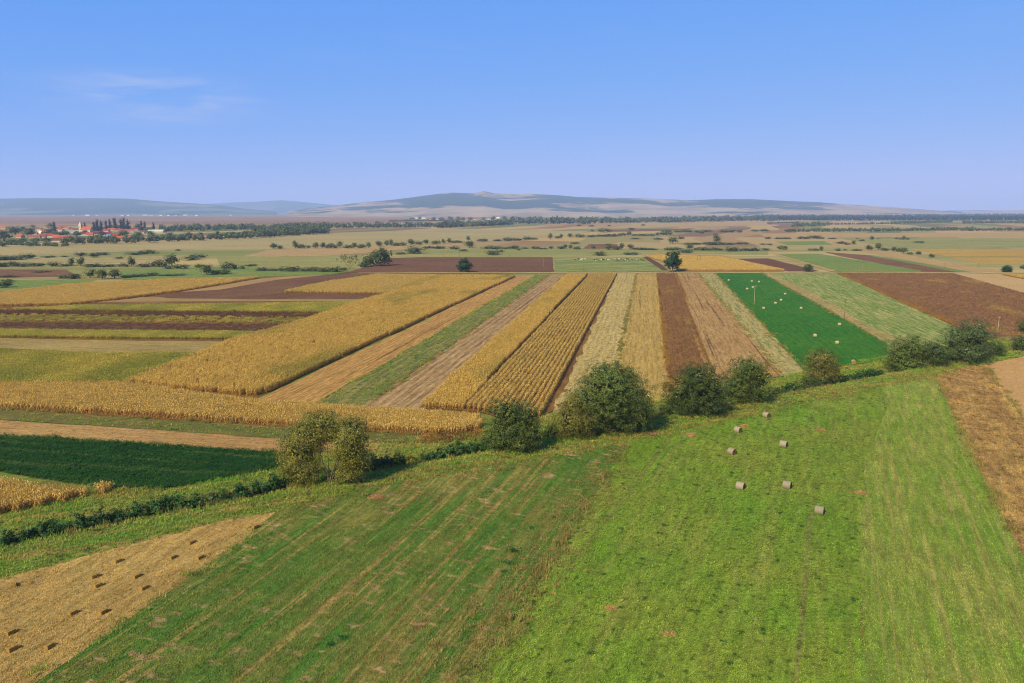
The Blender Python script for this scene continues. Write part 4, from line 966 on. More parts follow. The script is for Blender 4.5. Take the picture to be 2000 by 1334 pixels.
row([(20, 507, 50, 7, 'bush'), (52, 506, 22, 12, 'bush'), (3, 508, 30, 9, 'bush')], 'at the left edge, upper hedge', 'hedge at the upper left')
row([(158, 500, 20, 8, 'bush'), (183, 503, 20, 9, 'round'), (201, 498, 24, 6, 'bush'), (265, 497, 32, 5, 'bush'), (288, 496, 26, 9, 'bush'), (232, 505, 17, 4, 'bush'), (347, 490, 9, 4, 'bush'), (372, 508, 26, 9, 'bush'), (386, 504, 22, 9, 'bush'), (95, 503, 20, 4, 'bush'), (125, 502, 14, 3, 'bush')], 'in the meadow before the village', 'bushes in the meadow before the village')
row([(10, 520, 40, 10, 'bush'), (42, 520, 30, 7, 'bush'), (70, 520, 26, 8, 'bush'), (103, 520, 22, 9, 'bush'), (128, 520, 20, 6, 'bush'), (140, 519, 15, 15, 'round'), (158, 520, 18, 17, 'round'), (180, 521, 28, 7, 'bush'), (205, 521, 30, 6, 'bush'), (240, 521, 16, 8, 'bush'), (257, 521, 16, 19, 'round'), (280, 521, 28, 8, 'bush'), (312, 521, 26, 15, 'bush'), (336, 520, 28, 24, 'round'), (353, 525, 20, 10, 'bush'), (328, 525, 16, 6, 'bush')], 'in the hedge across the left meadow', 'hedge across the left meadow')
row([(128, 543, 24, 7, 'bush'), (145, 544, 26, 11, 'bush'), (176, 543, 22, 17, 'round'), (200, 545, 24, 19, 'round'), (224, 544, 24, 18, 'round'), (250, 542, 26, 7, 'bush'), (275, 540, 26, 6, 'bush'), (298, 539, 18, 8, 'bush'), (325, 539, 26, 4, 'bush'), (350, 538, 22, 4, 'bush')], 'in the thicket above the left maize stand', 'thicket above the left maize stand')
row([(404, 537, 28, 20, 'round'), (437, 535, 30, 10, 'bush'), (447, 526, 24, 15, 'bush'), (388, 523, 12, 8, 'bush'), (474, 525, 10, 7, 'bush'), (490, 520, 18, 5, 'bush'), (420, 536, 20, 10, 'bush')], 'around the tuft above the yellow maize', 'bushes above the yellow maize')
row([(4, 562, 26, 15, 'bush'), (14, 552, 20, 8, 'bush'), (20, 541, 30, 5, 'bush'), (80, 532, 24, 4, 'bush')], 'at the left edge above the yellow maize', 'bushes at the left edge')
row([(512, 529, 18, 8, 'bush'), (532, 529, 16, 6, 'bush'), (556, 530, 18, 10, 'bush'), (575, 530, 20, 11, 'bush'), (597, 530, 18, 8, 'bush'), (615, 530, 20, 10, 'bush'), (634, 531, 20, 10, 'bush'), (655, 531, 22, 12, 'bush'), (670, 528, 14, 7, 'bush'), (708, 522, 14, 8, 'bush')], 'in the hedge left of the big thicket', 'hedge left of the big thicket')
row([(534, 486, 14, 11, 'round'), (546, 486, 12, 8, 'bush'), (577, 485, 14, 14, 'round'), (587, 485, 18, 9, 'bush'), (603, 484, 9, 5, 'bush'), (617, 485, 14, 11, 'round'), (630, 485, 12, 11, 'round'), (648, 485, 20, 11, 'bush'), (664, 484, 14, 13, 'round'), (680, 485, 14, 8, 'bush'), (692, 485, 14, 11, 'round'), (706, 485, 14, 9, 'bush'), (720, 485, 12, 12, 'round'), (740, 482, 16, 11, 'round'), (755, 481, 12, 12, 'round'), (764, 480, 9, 13, 'round'), (778, 480, 24, 8, 'bush'), (803, 479, 16, 12, 'round'), (818, 478, 12, 8, 'bush'), (832, 477, 16, 9, 'round'), (852, 477, 16, 9, 'bush'), (866, 476, 9, 9, 'round'), (877, 475, 10, 10, 'round'), (890, 474, 22, 5, 'bush'), (914, 471, 9, 10, 'round'), (942, 472, 16, 7, 'bush'), (972, 471, 16, 4, 'bush'), (992, 471, 16, 8, 'bush')], 'in the long tree row before the dry plain', 'tree row before the dry plain')
row([(783, 497, 16, 5, 'bush'), (808, 495, 34, 15, 'bush'), (830, 486, 8, 6, 'bush'), (840, 485, 14, 5, 'bush'), (857, 486, 20, 6, 'bush'), (886, 487, 18, 7, 'bush'), (917, 484, 24, 13, 'round'), (962, 486, 30, 7, 'bush'), (963, 498, 25, 11, 'bush'), (980, 493, 9, 6, 'bush'), (990, 486, 14, 4, 'bush'), (905, 491, 12, 5, 'bush')], 'between the ploughed field and the tree row', 'bushes behind the ploughed field')
row([(1005, 486, 16, 7, 'bush'), (1025, 486, 12, 4, 'bush'), (1013, 489, 8, 4, 'bush'), (1045, 486, 16, 5, 'bush'), (1062, 487, 12, 4, 'bush'), (1076, 486, 9, 6, 'bush'), (1096, 486, 16, 6, 'bush'), (1104, 485, 11, 8, 'round'), (1114, 486, 10, 8, 'round'), (1128, 487, 14, 6, 'bush'), (1123, 477, 13, 5, 'bush'), (1158, 487, 11, 8, 'round'), (1188, 488, 20, 12, 'round'), (1205, 488, 14, 8, 'bush'), (1214, 487, 12, 12, 'round'), (1231, 487, 16, 10, 'round'), (1250, 488, 22, 6, 'bush'), (1272, 488, 24, 4, 'bush'), (1170, 499, 23, 9, 'bush'), (1232, 498, 21, 7, 'bush')], 'on the pasture behind the herd', 'bushes behind the herd')
row([(1313, 476, 21, 13, 'round'), (1315, 489, 26, 7, 'bush'), (1342, 494, 24, 8, 'bush'), (1348, 487, 17, 11, 'round'), (1372, 489, 26, 7, 'bush'), (1396, 489, 24, 6, 'bush'), (1430, 491, 24, 10, 'bush'), (1455, 490, 22, 6, 'bush'), (1475, 490, 20, 7, 'bush'), (1495, 489, 16, 5, 'bush'), (1400, 475, 17, 17, 'round'), (1352, 478, 26, 5, 'bush'), (1395, 478, 30, 7, 'bush'), (1420, 478, 22, 5, 'bush'), (1448, 477, 20, 5, 'bush'), (1378, 477, 14, 4, 'bush'), (1490, 478, 10, 3, 'bush')], 'behind the big walnut tree', 'bushes behind the big walnut tree')
row([(1008, 470, 18, 6, 'bush'), (1029, 469, 12, 8, 'bush'), (1040, 468, 14, 5, 'bush'), (1075, 467, 10, 11, 'round'), (1090, 466, 10, 6, 'bush'), (1096, 465, 8, 8, 'round'), (1113, 464, 12, 8, 'round'), (1132, 464, 16, 8, 'bush'), (1155, 463, 20, 5, 'bush'), (1175, 462, 18, 5, 'bush'), (1195, 462, 22, 6, 'bush'), (1215, 461, 14, 7, 'bush'), (1228, 461, 12, 9, 'round'), (1245, 461, 18, 5, 'bush'), (1265, 461, 22, 5, 'bush'), (1284, 460, 10, 6, 'round'), (1300, 459, 20, 7, 'bush'), (1285, 468, 16, 4, 'bush'), (1240, 467, 20, 3, 'bush'), (1330, 467, 10, 6, 'bush'), (1180, 454, 18, 9, 'bush'), (1157, 452, 7, 4, 'bush'), (1130, 442, 7, 4, 'bush'), (1155, 443, 10, 4, 'bush'), (1233, 449, 11, 5, 'bush'), (1256, 441, 6, 4, 'bush'), (1190, 442, 6, 3, 'bush')], 'along the far stream right of centre', 'bushes along the far stream')
row([(1302, 453, 17, 5, 'bush'), (1328, 454, 18, 5, 'bush'), (1345, 454, 16, 5, 'bush'), (1362, 454, 16, 5, 'bush'), (1380, 453, 18, 5, 'bush'), (1371, 456, 9, 4, 'bush'), (1415, 454, 14, 6, 'bush'), (1430, 454, 14, 6, 'bush'), (1445, 454, 12, 6, 'bush'), (1475, 452, 14, 4, 'bush'), (1492, 452, 14, 5, 'bush')], 'in the far row above the tan plain', 'far bush row')
row([(1525, 487, 13, 8, 'bush'), (1533, 488, 13, 8, 'round'), (1604, 490, 9, 9, 'round'), (1590, 489, 18, 4, 'bush'), (1637, 490, 11, 5, 'bush'), (1673, 490, 15, 4, 'bush'), (1650, 489, 8, 3, 'bush'), (1697, 489, 15, 10, 'round'), (1715, 488, 16, 13, 'round'), (1728, 490, 12, 7, 'bush'), (1745, 491, 14, 9, 'round'), (1755, 492, 10, 8, 'bush'), (1765, 495, 17, 12, 'round'), (1793, 498, 13, 7, 'round'), (1819, 503, 13, 7, 'round'), (1778, 497, 10, 5, 'bush'), (1667, 478, 10, 8, 'round'), (1645, 476, 17, 5, 'bush'), (1655, 478, 10, 4, 'bush'), (1998, 525, 9, 8, 'bush')], 'among the slanting plots on the right', 'bushes among the slanting plots')
row([(1522, 467, 14, 4, 'bush'), (1536, 467, 14, 4, 'bush'), (1566, 467, 14, 6, 'bush'), (1575, 467, 10, 5, 'bush'), (1588, 466, 14, 7, 'bush'), (1597, 466, 14, 6, 'bush'), (1605, 467, 7, 5, 'bush'), (1625, 467, 12, 3, 'bush'), (1683, 471, 9, 4, 'bush'), (1703, 469, 10, 8, 'round'), (1750, 467, 6, 4, 'bush'), (1760, 468, 8, 4, 'bush'), (1765, 468, 8, 8, 'round'), (1772, 468, 8, 4, 'bush'), (1795, 475, 13, 5, 'bush'), (1500, 467, 10, 5, 'bush'), (1503, 479, 8, 4, 'bush'), (1674, 467, 6, 2, 'bush'), (1715, 467, 5, 2, 'bush')], 'on the open plots below the right tree rows', 'bushes on the open plots')

# ------------------------------------------------------------------ hills on the horizon
def hill_mat(name, forest, field, fr, off):
    t = NT(name); p = t.pos(0)
    z = t.sepx(p, 2)
    n = t.noise(t.scale(p, (1, 0.7, 2.0)), 0.0011, 6, 0.6, off=off)
    f = t.math('ADD', t.rng(n, 0.36, 0.64, -1.0, 1.0), t.rng(z, fr[0], fr[1], 0.0, 1.0))
    f = t.rng(f, 0.36, 0.64)
    fl = t.mix(t.rng(t.noise(t.scale(p, (1, 0.5, 5)), 0.0024, 4, 0.6, off=off + 50), 0.4, 0.6), lin(field), lin(tuple(c * 0.82 for c in field)))
    col = t.mix(f, fl, lin(forest))
    return t.finish(col, 1.0)
def ridge(name, prof, d0, d1, dpk, mat, label, rough=10.0, seed=0, nd=40):
    """prof: (photo x, photo y of the crest); the land rises from d0 to the crest at dpk and falls to d1"""
    r = np.random.default_rng(seed)
    px = np.arange(prof[0][0], prof[-1][0] + 1, 6.0)
    crest = np.interp(px, [p[0] for p in prof], [p[1] for p in prof])
    ds = np.concatenate([np.linspace(d0, dpk, nd), np.linspace(dpk, d1, 12)[1:]])
    PX, D = np.meshgrid(px, ds)
    CR = np.tile(crest, (len(ds), 1))
    u = (PX - 1000) / FOC
    v = (667 - CR) / FOC
    top = CAMH + dpk * (-SP + v * CP) / (CP + v * SP)
    s = np.where(D < dpk, np.clip((D - d0) / (dpk - d0), 0, 1), np.clip((d1 - D) / (d1 - dpk), 0, 1))
    sh = np.where(D < dpk, s ** 1.25, s)
    X = u * D / (CP + v * SP) * 1.0
    lump = np.zeros_like(X)
    for k in range(7):
        f = 0.0006 * 1.7 ** k; a = r.uniform(0, 6.28, 2); th = r.uniform(0, 3.14)
        lump += np.sin((X * math.cos(th) + D * math.sin(th)) * f + a[0]) / (1.35 ** k)
    lump *= np.sin(np.clip(s, 0, 1) * math.pi) ** 0.7
    Z = np.maximum(top, 0) * sh + lump * rough * (top / 250).clip(0.05, 1) - 2.0 * (s < 0.02)
    ny, nx = X.shape
    idx = np.arange(nx * ny).reshape(ny, nx)
    Fq = np.stack([idx[:-1, :-1], idx[:-1, 1:], idx[1:, 1:], idx[1:, :-1]], -1).reshape(-1, 4).tolist()
    o = obj(name, mesh(name, np.column_stack([X.ravel(), D.ravel(), Z.ravel()]), Fq, True), mat)
    tag(o, label, kind='structure')
HM = hill_mat('hill land', (58, 78, 52), (196, 166, 128), (20, 190), 0.0)
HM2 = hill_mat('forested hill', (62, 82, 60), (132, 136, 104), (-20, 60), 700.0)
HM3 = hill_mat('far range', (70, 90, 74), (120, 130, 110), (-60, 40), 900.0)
ridge('hill', [(560, 413), (600, 407), (650, 402), (700, 396), (760, 391), (800, 386), (860, 378), (880, 376), (925, 378), (945, 373), (965, 378), (1000, 379), (1050, 379), (1100, 382), (1130, 385), (1180, 386), (1250, 387), (1300, 389), (1350, 391), (1400, 389), (1470, 389), (1550, 393), (1600, 395), (1650, 399), (1700, 402), (1760, 406), (1830, 411), (1880, 414)], 6200, 13500, 9800, HM, 'long wooded hill with bare tan slopes filling the centre of the horizon', 13, 3)
ridge('hill', [(-300, 398), (-100, 390), (0, 388), (60, 387), (180, 387), (250, 388), (310, 393), (380, 397), (430, 401), (480, 408), (540, 413)], 8200, 15500, 11800, HM2, 'blue wooded hill above the village on the left', 9, 5)
ridge('far_hill', [(250, 413), (330, 406), (390, 399), (440, 396), (500, 394), (550, 391), (600, 395), (660, 401), (720, 405), (800, 411)], 15000, 20000, 17500, HM3, 'faint far hill in the gap between the two nearer hills', 6, 8)
ridge('far_hill', [(1700, 414), (1800, 412.0), (1900, 410.8), (2050, 410.4), (2250, 409.5), (2400, 411)], 10500, 14500, 12500, HM, 'low pale rise on the horizon at the far right', 3, 9)
ridge('far_hill', [(-900, 396), (-600, 392), (-290, 399), (-200, 404), (-120, 411)], 12000, 17500, 14500, HM2, 'blue rise continuing beyond the left edge', 6, 11)

# ------------------------------------------------------------------ far woods that read as one mass
def wood(name, spans, label, shape_mix=('round', 'bush'), dens=1.0, depth=1.0, frac=0.14, mat='far'):
    """spans: (x0, y0, x1, y1, height px, rows, gap in rows px): many tree crowns joined as one mass"""
    Q = []
    r = np.random.default_rng(len(label) * 7 + int(spans[0][0]))
    src = {}
    for s in ('round', 'bush', 'spruce'):
        src[s] = []
        for m in SHAPES[s]:
            co = np.empty(len(m.vertices) * 3, np.float32); m.vertices.foreach_get('co', co)
            nq = sum(1 for p in m.polygons if p.material_index == 0)
            src[s].append(co.reshape(-1, 3)[:nq * 4].reshape(-1, 4, 3))
    for x0, y0, x1, y1, hp, rows, gap in spans:
        a = np.array(at(x0, y0)); b = np.array(at(x1, y1))
        for k in range(rows):
            ka, kb = np.array(at(x0, y0 - gap * k)), np.array(at(x1, y1 - gap * k))
            hm = hp * mpp(*((a + b) / 2), 2)
            n = max(2, int(np.linalg.norm(kb - ka) / (hm * 0.62) * dens))
            for i in range(n):
                f = (i + r.uniform(-0.4, 0.4)) / n
                p = ka + (kb - ka) * f
                p = p + np.array([0, r.normal(0, hm * 0.5 * depth)])
                kind = shape_mix[r.integers(0, len(shape_mix))]
                q = src[kind][r.integers(0, len(src[kind]))]
                q = q[r.random(len(q)) < frac]
                h = hm * r.uniform(0.55, 1.12); w = (h * r.uniform(0.75, 1.15) if kind != 'spruce' else h * 0.45)
                th = r.uniform(0, 6.28); c, s = math.cos(th), math.sin(th)
                qq = np.stack([(q[..., 0] * c - q[..., 1] * s) * w + p[0], (q[..., 0] * s + q[..., 1] * c) * w + p[1], q[..., 2] * h], -1)
                # enlarge the leaves a little, they stand for sprays at this range
                ctr = qq.mean(1, keepdims=True); Q.append(ctr + (qq - ctr) * (1.1 / frac ** 0.5))
    q = np.concatenate(Q)
    print('  wood', name, len(q))
    o = obj(name, quads_mesh(name, q), LEAF[mat])
    tag(o, label, kind='stuff')
wood('riverside_wood', [(130, 478, 300, 474, 14, 2, 3), (300, 473, 500, 466, 15, 2, 3), (500, 465, 642, 456, 16, 3, 3), (0, 478, 130, 482, 9, 1, 2)], 'riverside trees in a dark band in front of the village', frac=0.4)
wood('riverside_wood', [(318, 453, 500, 448, 13, 2, 2), (500, 456, 640, 447, 14, 2, 3), (640, 446, 860, 444, 11, 2, 2)], 'second dark tree band stretching right from the village', frac=0.3)
wood('plain_wood', [(855, 446, 1000, 439, 11, 2, 1.6), (1000, 437, 1170, 438, 13, 3, 2.0), (1170, 436, 1330, 434, 10, 3, 1.6), (1330, 433, 1520, 431, 10, 3, 1.5), (760, 433, 900, 431, 4, 1, 1)], 'long far wood across the centre below the hills')
wood('plain_wood', [(1480, 431, 2300, 430, 7.5, 9, 1.3)], 'dark solid forest along the horizon on the right', ('round', 'round', 'spruce'), 1.3, mat='forest')
wood('plain_wood', [(1535, 453, 1720, 452, 6.5, 2, 1.5), (1715, 452, 1900, 450, 6, 2, 1.5), (1885, 451, 2250, 449, 5, 2, 1.5)], 'tree row crossing the plain on the right')
wood('plain_wood', [(1550, 443, 1620, 441, 7, 2, 2), (1620, 439, 1760, 437, 4, 1, 1), (1740, 438, 1860, 434, 5, 2, 1), (1880, 437, 2200, 433, 5, 2, 1), (1500, 437, 1560, 435, 3, 1, 1)], 'broken rows of trees in front of the right forest', dens=0.7)

# ------------------------------------------------------------------ the village
def flat_mat(name, c, var=0.15, rough=0.85):
    t = NT(name); n = t.noise(t.pos(0), 0.6, 4, 0.6)
    return t.finish(t.mul(t.mul(lin(c)[:3] and t.mix(0.0, lin(c), lin(c)), t.rng(n, 0.3, 0.7, 1 - var, 1 + var)), t.rng(t.orand(), 0, 1, 0.85, 1.15)), rough)
WALLS = {'white': flat_mat('white plaster', (214, 206, 192)), 'cream': flat_mat('cream plaster', (196, 178, 146)), 'grey': flat_mat('grey plaster', (176, 170, 160))}
ROOFS = {'red': flat_mat('red tiles', (168, 72, 60), 0.2), 'orange': flat_mat('orange tiles', (196, 96, 66), 0.2), 'brown': flat_mat('brown tiles', (130, 82, 66), 0.2), 'dark': flat_mat('dark red sheet', (134, 44, 46), 0.15), 'pink': flat_mat('faded tiles', (176, 102, 84), 0.2), 'blue': flat_mat('blue sheet', (96, 132, 190), 0.1), 'white': flat_mat('white sheet', (238, 238, 236), 0.05), 'grey': flat_mat('grey sheet', (150, 148, 146), 0.1)}
def gable(L, W, hw, hr, ov=0.4):
    """wall mesh, roof mesh for a gabled house L x W with eaves at hw and ridge at hr"""
    a, b = L / 2, W / 2
    wv = [(-a, -b, 0), (a, -b, 0), (a, b, 0), (-a, b, 0), (-a, -b, hw), (a, -b, hw), (a, b, hw), (-a, b, hw), (-a, 0, hr - 0.15), (a, 0, hr - 0.15)]
    wf = [[0, 1, 5, 4], [2, 3, 7, 6], [1, 2, 6, 9, 5], [3, 0, 4, 8, 7]]
    A, B = a + ov, b + ov; dz = (hr - hw) / b * ov; t = 0.22
    rv, rf = [], []
    for s in (-1, 1):
        k = len(rv)
        rv += [(-A, s * B, hw - dz), (A, s * B, hw - dz), (A, 0, hr), (-A, 0, hr), (-A, s * B, hw - dz + t), (A, s * B, hw - dz + t), (A, 0, hr + t), (-A, 0, hr + t)]
        rf += [[k, k + 1, k + 2, k + 3], [k + 4, k + 7, k + 6, k + 5], [k, k + 4, k + 5, k + 1], [k, k + 3, k + 7, k + 4], [k + 1, k + 5, k + 6, k + 2]]
    return mesh('wall', wv, wf), mesh('roof', rv, rf)
def box(x0, y0, z0, x1, y1, z1):
    v = [(x0, y0, z0), (x1, y0, z0), (x1, y1, z0), (x0, y1, z0), (x0, y0, z1), (x1, y0, z1), (x1, y1, z1), (x0, y1, z1)]
    return v, [[0, 3, 2, 1], [4, 5, 6, 7], [0, 1, 5, 4], [1, 2, 6, 5], [2, 3, 7, 6], [3, 0, 4, 7]]
def house(px, py, wpx, roof, wall, label, ang=None, hw=3.0, rise=3.2, depth=None, name='house', cat='house', group='village houses', chim=True):
    x, y = at(px, py); k = mpp(x, y, 2)
    L = wpx * k * (1.2 if group == 'village houses' else 1.0); W = depth or min(9.0, max(6.0, L * 0.6))
    root = obj(name, None, loc=(x, y, 0), rot=R(ang if ang is not None else (px * 37 % 40) - 20))
    tag(root, label, cat, group)
    wm, rm = gable(L, W, hw, hw + rise)
    obj('wall', wm, WALLS[wall], root); ro = obj('roof', rm, ROOFS[roof], root)
    if chim:
        v, f = box(L * 0.18 - 0.35, -0.35 + W * 0.12, hw + rise * 0.55, L * 0.18 + 0.35, 0.35 + W * 0.12, hw + rise + 0.9)
        obj('chimney', mesh('chimney', v, f), WALLS['grey'], ro)
    return root
# (x, base y, width px, roof, wall, extra)
VILLAGE = [(6, 447, 13, 'orange', 'cream', 'at the left edge of the village'), (40, 465, 12, 'orange', 'cream', 'low on the left in front of dark trees'),
    (60, 449, 9, 'pink', 'white', 'in the rear row left of the tall left spruce'), (70, 449, 9, 'brown', 'cream', 'in the rear row beside the faded roof'), (78, 450, 10, 'brown', 'white', 'in the rear row nearer the tall left spruce'), (86, 453, 9, 'red', 'white', 'just below the tall left spruce'), (97, 447, 7, 'brown', 'white', 'small behind the tall left spruce'),
    (114, 449, 10, 'red', 'white', 'with a bright white gable right of the tall left spruce'), (124, 447, 12, 'red', 'cream', 'in the bright row right of the tall left spruce'), (133, 448, 10, 'pink', 'cream', 'in the rear row half way to the church'), (141, 450, 10, 'brown', 'white', 'in the rear row nearer the church'), (149, 451, 8, 'brown', 'white', 'just left of the church tower'),
    (120, 452, 9, 'pink', 'white', 'in front of the bright rear row'), (137, 454, 8, 'grey', 'white', 'small and white left of the church'), (145, 456, 8, 'grey', 'white', 'small white in front of the church'),
    (78, 457, 9, 'white', 'white', 'with a white roof on the left'), (68, 459, 8, 'grey', 'white', 'pale and low left of the white roof'),
    (69, 466, 16, 'pink', 'cream', 'long and faded in the front row'), (84, 465, 10, 'red', 'cream', 'short in the front row on the left'), (97, 464, 15, 'red', 'white', 'long in the front row left of centre'), (110, 466, 9, 'orange', 'cream', 'upright in the front row'), (112, 473, 14, 'brown', 'white', 'lowest of all at the front'), (124, 467, 14, 'orange', 'white', 'in the front row left of the large red barn'), (138, 470, 18, 'red', 'cream', 'large red barn like one in the front row'),
    (166, 460, 14, 'dark', 'white', 'dark red in the middle row under the church'), (176, 461, 10, 'orange', 'white', 'orange in the middle row'), (188, 459, 12, 'dark', 'cream', 'dark red in the middle of the village'), (208, 460, 16, 'dark', 'white', 'deep crimson roofed right of the middle'), (213, 465, 10, 'blue', 'white', 'with the only blue roof'), (225, 463, 15, 'red', 'cream', 'right of the blue roof'), (217, 471, 9, 'orange', 'white', 'small at the front under the blue roof'), (236, 469, 12, 'orange', 'cream', 'long orange at the front right'), (248, 469, 12, 'pink', 'cream', 'last in the front row on the right'),
    (186, 450, 8, 'grey', 'white', 'pale right of the church nave'), (201, 449, 11, 'pink', 'white', 'first behind the spruce group'), (208, 453, 10, 'red', 'cream', 'second row behind the spruce group'), (219, 451, 12, 'pink', 'cream', 'long rear one behind the crimson roof'), (231, 452, 12, 'red', 'cream', 'in the rear row right of the spruces'), (242, 453, 10, 'red', 'white', 'in the rear row towards the right'), (254, 454, 12, 'pink', 'white', 'in the rear row near the right end'), (245, 457, 8, 'grey', 'white', 'small white one near the right end'), (264, 450, 16, 'dark', 'cream', 'dark red near the right end of the village'), (280, 456, 8, 'brown', 'white', 'last one on the right of the village')]
for px, py, w, ro, wa, tx in VILLAGE:
    house(px, py, w, ro, wa, '%s roofed village house %s' % ({'pink': 'faded', 'dark': 'crimson'}.get(ro, ro), tx))
house(306, 454, 29, 'white', 'white', 'long low white roofed barn right of the village', ang=3, hw=4, rise=1.6, depth=14, name='barn', cat='barn', group=None, chim=False)
# church
cxw, cyw = at(170, 455); ck = mpp(cxw, cyw, 2)
ch = obj('church', None, loc=(cxw, cyw, 0), rot=R(-8)); tag(ch, 'white church with a pointed white tower and orange nave roof', 'church')
wm, rm = gable(22, 10, 7, 13)
obj('nave_wall', wm, WALLS['white'], ch); obj('nave_roof', rm, ROOFS['orange'], ch)
v, f = box(-16, -3, 0, -10.6, 3, 15)
tw = obj('tower', mesh('tower', v, f), WALLS['white'], ch)
obj('spire', mesh('spire', [(-16.4, -3.4, 15), (-10.2, -3.4, 15), (-10.2, 3.4, 15), (-16.4, 3.4, 15), (-13.3, 0, 24)], [[0, 1, 4], [1, 2, 4], [2, 3, 4], [3, 0, 4], [3, 2, 1, 0]]), WALLS['white'], tw)
for zz in (6, 11):
    v, f = box(-14, -3.06, zz, -12.6, -2.99, zz + 2); obj('window', mesh('window', v, f), ROOFS['grey'], tw)
for xx in (-6, 0, 6):
    v, f = box(xx - 0.8, -5.06, 2.5, xx + 0.8, -4.99, 5.5); obj('window', mesh('window', v, f), ROOFS['grey'], ch)
row([(107, 452, 10, 18, 'spruce'), (191, 452, 13, 22, 'spruce'), (184, 452, 12, 18, 'spruce'), (198, 452, 11, 20, 'spruce'), (208, 450, 10, 19, 'spruce'), (215, 450, 10, 21, 'spruce'), (225, 450, 14, 23, 'spruce'), (237, 450, 12, 21, 'spruce'), (243, 450, 13, 23, 'spruce'), (250, 450, 12, 21, 'spruce'), (277, 451, 9, 19, 'spruce'), (283, 451, 9, 18, 'spruce'), (166, 447, 8, 12, 'spruce'), (300, 449, 8, 14, 'spruce')], 'standing in the village', 'village spruces')
vt = []
for (x, y, w, h) in [(8, 470, 34, 22), (30, 458, 30, 18), (58, 462, 30, 20), (64, 448, 12, 11), (98, 446, 16, 12), (96, 458, 20, 14), (122, 462, 20, 12), (108, 461, 16, 12), (22, 478, 26, 14), (44, 476, 22, 14), (90, 474, 26, 12), (70, 474, 22, 12), (150, 462, 18, 12), (157, 450, 12, 9), (178, 470, 18, 12), (200, 462, 18, 12), (240, 462, 26, 14), (252, 447, 12, 8), (268, 447, 14, 11), (271, 462, 20, 10), (296, 463, 16, 14), (262, 468, 20, 12), (292, 452, 18, 9), (130, 459, 16, 9), (166, 456, 12, 8), (190, 467, 14, 10), (152, 472, 18, 12), (20, 450, 20, 9), (44, 450, 16, 9), (5, 482, 18, 9), (60, 481, 22, 8), (125, 477, 16, 9)]:
    vt.append((x, y, w * 1.0, h * 0.84, 'round'))
row(vt, 'among the village houses', 'village trees')
# second, farther village right of it
for i, (px, py, w, ro, wa, tx) in enumerate([(814, 428, 9, 'white', 'white', 'leftmost of the far hamlet'), (827, 428, 8, 'white', 'white', 'second in the far hamlet'), (840, 429, 7, 'red', 'white', 'third in the far hamlet'), (853, 429, 7, 'grey', 'white', 'fourth in the far hamlet'), (911, 429, 8, 'pink', 'white', 'left of the red pair in the far hamlet'), (925, 429, 8, 'red', 'white', 'left of the red pair proper in the far hamlet'), (936, 430, 9, 'red', 'cream', 'right one of the red pair in the far hamlet'), (948, 430, 7, 'grey', 'white', 'near the right end of the far hamlet'), (956, 431, 6, 'white', 'white', 'second last of the far hamlet'), (973, 427, 6, 'white', 'white', 'rightmost of the far hamlet')]):
    house(px, py, w, ro, wa, '%s roofed far house, %s' % ({'pink': 'faded'}.get(ro, ro), tx), hw=4, rise=4, group='houses of the far hamlet', chim=False)
row([(805, 429, 8, 5, 'bush'), (820, 429, 8, 6, 'round'), (848, 430, 10, 6, 'round'), (862, 430, 12, 6, 'round'), (880, 430, 14, 7, 'round'), (895, 430, 12, 7, 'round'), (905, 431, 12, 7, 'round'), (918, 431, 12, 7, 'round'), (945, 431, 10, 7, 'round'), (963, 431, 12, 8, 'round'), (985, 431, 14, 9, 'round')], 'around the far hamlet', 'trees of the far hamlet')
for i, (px, w) in enumerate([(145, 6), (172, 10), (190, 5), (240, 8), (252, 6), (284, 9), (295, 7), (315, 6), (330, 6), (345, 6), (362, 8), (385, 6), (452, 6)]):
    house(px, 422.0 - (px % 7) * 0.15, w, 'white' if i % 3 else 'grey', 'white', '%s white far building from the left below the blue wooded hill' % nth(i), hw=7, rise=2.5, name='far_building', cat='building', group='white buildings at the foot of the left hill', chim=False, depth=18)

# ------------------------------------------------------------------ bales
def hay_mat(name, a, b, ring=None):
    t = NT(name)
    tcn = t.n.new('ShaderNodeTexCoord').outputs['Object']
    n = t.noise(t.scale(tcn, (6, 3, 6)), 3.0, 5, 0.75)
    col = t.mix(t.rng(n, 0.3, 0.7), lin(a), lin(b))
    if ring:
        w = t.n.new('ShaderNodeTexWave'); w.wave_type = 'RINGS'; w.rings_direction = 'X'; w.inputs['Scale'].default_value = 4.5; w.inputs['Distortion'].default_value = 2.5; w.inputs['Detail'].default_value = 3
        t.lk(tcn, w.inputs['Vector']); col = t.mix(t.rng(w.outputs[1], 0.2, 0.8, 0, 0.6), col, lin(ring))
    return t.finish(t.mul(col, t.rng(t.orand(), 0, 1, 0.88, 1.12)), 0.95, n, 0.7, 0.04)
WRAP_G = hay_mat('weathered net wrap', (190, 176, 156), (136, 124, 106)); WRAP_P = hay_mat('pale net wrap', (216, 196, 164), (188, 166, 132))
END_G = hay_mat('hay end', (150, 112, 70), (118, 84, 52), (92, 64, 40)); END_P = hay_mat('straw end', (196, 148, 100), (168, 122, 80), (140, 98, 62))
